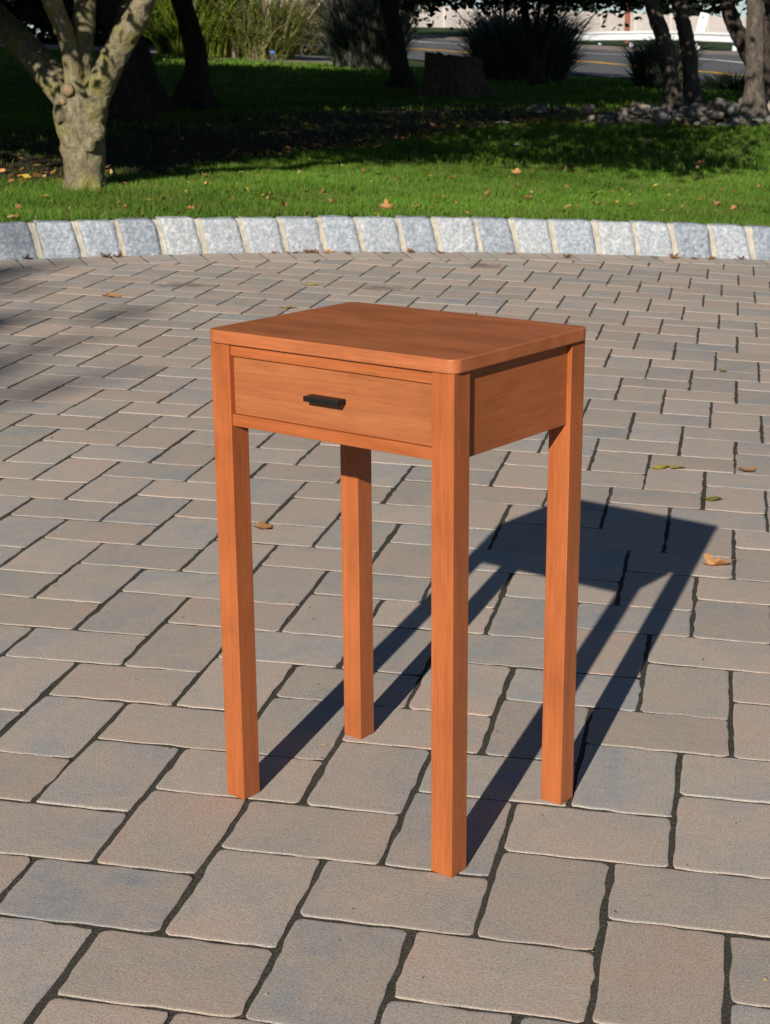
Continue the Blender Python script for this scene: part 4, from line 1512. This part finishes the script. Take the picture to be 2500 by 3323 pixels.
shrub('tan_shrub', 'tan leaved sunlit shrub left of the big dark grass clump', -2.3, 47.6, 1.0, 1.3, 2600, [(.16, .12, .05), (.20, .15, .08), (.11, .10, .03)], 90, .12)
shrub('green_shrub', 'bright green shrub top behind the tan leaved shrub', -2.9, 49.5, 1.2, 2.1, 2600, [(.06, .09, .015), (.09, .11, .02)], 91, .16)
for k, (x, y, h, lb) in enumerate(((-6., 96., 9, 'far dark tree behind the left end of the white fence'), (2., 95., 10, 'far dark tree behind the white fence'), (9., 92., 9, 'far dark tree behind the middle of the fence'), (16., 86., 9, 'far dark tree behind the right part of the fence'),
                                     (23., 80., 9, 'far dark tree at the right end of the fence'), (-14., 90., 10, 'far dark tree left of the fence'), (-22., 84., 10, 'farthest left dark tree beyond the side driveway'))):
    shrub('far_tree', lb, x, y, 5., h * .5, 5000, EV_SHADED + [(.03, .045, .012)], 100 + k, .5, 'far trees beyond the fence')

# ------------------------------------------------------------------ fence, guard rail, marker posts
FL = [(-4, 92.), (2.92, 82.7), (8.8, 73.3), (14.5, 66.3), (22, 58.)]
FT = [4.6, 4.02, 3.44, 2.92, 2.35]
fence = empty('vinyl_fence', (8.8, 73.3, gz1(8.8, 73.3)))
tag(fence, 'long pale vinyl panel fence on the far side of the road', 'fence')
fo = Vector(fence.location)
fl = np.array(FL)
dist = np.concatenate([[0], np.cumsum(np.hypot(*np.diff(fl, axis=0).T))])
step = 2.0
ks = np.arange(0, dist[-1], step)
fpts = [(np.interp(s, dist, fl[:, 0]), np.interp(s, dist, fl[:, 1]), np.interp(s, dist, FT)) for s in ks]
for k in range(len(fpts)):
    x, y, zt_ = fpts[k]
    zb_ = min(gz1(x, y), zt_ - 1.3) - .1
    bm_obj('fence_post', box_bm(x - .07 - fo.x, x + .07 - fo.x, y - .07 - fo.y, y + .07 - fo.y, zb_ - fo.z, zt_ + .06 - fo.z, .01, 1), M_FENCE, fence)
    if k + 1 < len(fpts):
        x2, y2, zt2 = fpts[k + 1]
        zb2 = min(gz1(x2, y2), zt2 - 1.3) - .1
        d = Vector((x2 - x, y2 - y, 0)).normalized()
        nn = Vector((-d.y, d.x, 0)) * .02
        a0, a1 = Vector((x, y, 0)) + d * .06, Vector((x2, y2, 0)) - d * .06
        V = []
        for (p, b0, t0) in ((a0, zb_, zt_), (a1, zb2, zt2)):
            for sgn in (-1, 1):
                for zz_ in (b0, t0):
                    q = p + nn * sgn
                    V.append((q.x - fo.x, q.y - fo.y, zz_ - fo.z))
        link('fence_panel', mesh('fence_panel', V, [(0, 1, 5, 4), (2, 6, 7, 3), (1, 3, 7, 5), (0, 4, 6, 2), (0, 2, 3, 1), (4, 5, 7, 6)], M_FENCE), fence)

rail = empty('guard_rail', (9.6, 56.3, gz1(9.6, 56.3)))
tag(rail, 'white corrugated guard rail along the far edge of the road', 'guard rail')
ro = Vector(rail.location)
GR = [(6.2, 61.6, 2.14), (8.0, 58.4, 2.12), (9.6, 56.2, 2.09), (11.2, 53.0, 1.95), (12.6, 50.2, 1.80), (15.5, 45., 1.55)]
ga = np.array(GR)
prof = [(0, -.16), (.05, -.13), (.05, -.09), (-.02, -.05), (-.02, .05), (.05, .09), (.05, .13), (0, .16)]
V, Fc = [], []
sg = np.linspace(0, len(GR) - 1, 41)
for s in sg:
    p = np.array([np.interp(s, range(len(GR)), ga[:, i]) for i in range(3)])
    for (o_, h) in prof:
        V.append((p[0] - o_ * .8 - ro.x, p[1] - o_ * .5 - ro.y, p[2] + h * 1.0 - ro.z))
np_ = len(prof)
for i in range(len(sg) - 1):
    for j in range(np_ - 1):
        a = i * np_ + j
        Fc.append((a, a + 1, a + np_ + 1, a + np_))
link('rail_beam', mesh('rail_beam', V, Fc, M_GALV), rail)
for s in np.arange(.3, len(GR) - 1, .55):
    p = np.array([np.interp(s, range(len(GR)), ga[:, i]) for i in range(3)])
    zg = min(gz1(p[0], p[1]), p[2] - .5)
    bm_obj('rail_post', box_bm(p[0] + .08 - ro.x, p[0] + .22 - ro.x, p[1] + .06 - ro.y, p[1] + .2 - ro.y, zg - .1 - ro.z, p[2] + .12 - ro.z, .01, 1), M_GALV, rail)

mk = empty('marker_post', (10.45, 54.6, gz1(10.45, 54.6)))
mk.rotation_euler = (0, R_(13), 0)
tag(mk, 'tilted white paddle marker standing behind the guard rail', 'marker post')
zt_ = 2.02 - mk.location.z
bm_obj('post', box_bm(-.05, .05, -.03, .03, -.1, zt_ + .1, .01, 1), M_GALV, mk)
bm_obj('paddle', box_bm(-.15, .15, -.07, -.04, zt_ + .12, zt_ + .78, .03, 2), M_WHITE, mk)
bm_obj('paddle', box_bm(-.11, .11, -.068, -.042, zt_ - .02, zt_ + .1, .02, 2), M_WHITE, mk)

up_ = empty('rust_brown_post', (9.05, 60.5, gz1(9.05, 60.5)))
tag(up_, 'rust brown post between fence and guard rail', 'post')
bm_obj('post', box_bm(-.09, .09, -.09, .09, -.1, 1.35, .01, 1), M_RUST, up_)
bm_obj('post_cap', box_bm(-.11, .11, -.11, .11, 1.352, 1.42, .02, 1), M_RUST, up_)

hy = empty('blue_marker', (-2.545, 38.2, gz1(-2.545, 38.2)))
tag(hy, 'small blue capped marker at the edge of the side driveway', 'marker')
bm_obj('stem', box_bm(-.05, .05, -.05, .05, -.05, .2, .02, 2), M_DARK, hy)
bm_obj('cap', box_bm(-.06, .06, -.06, .06, .202, .29, .025, 2), M_BLUE, hy)
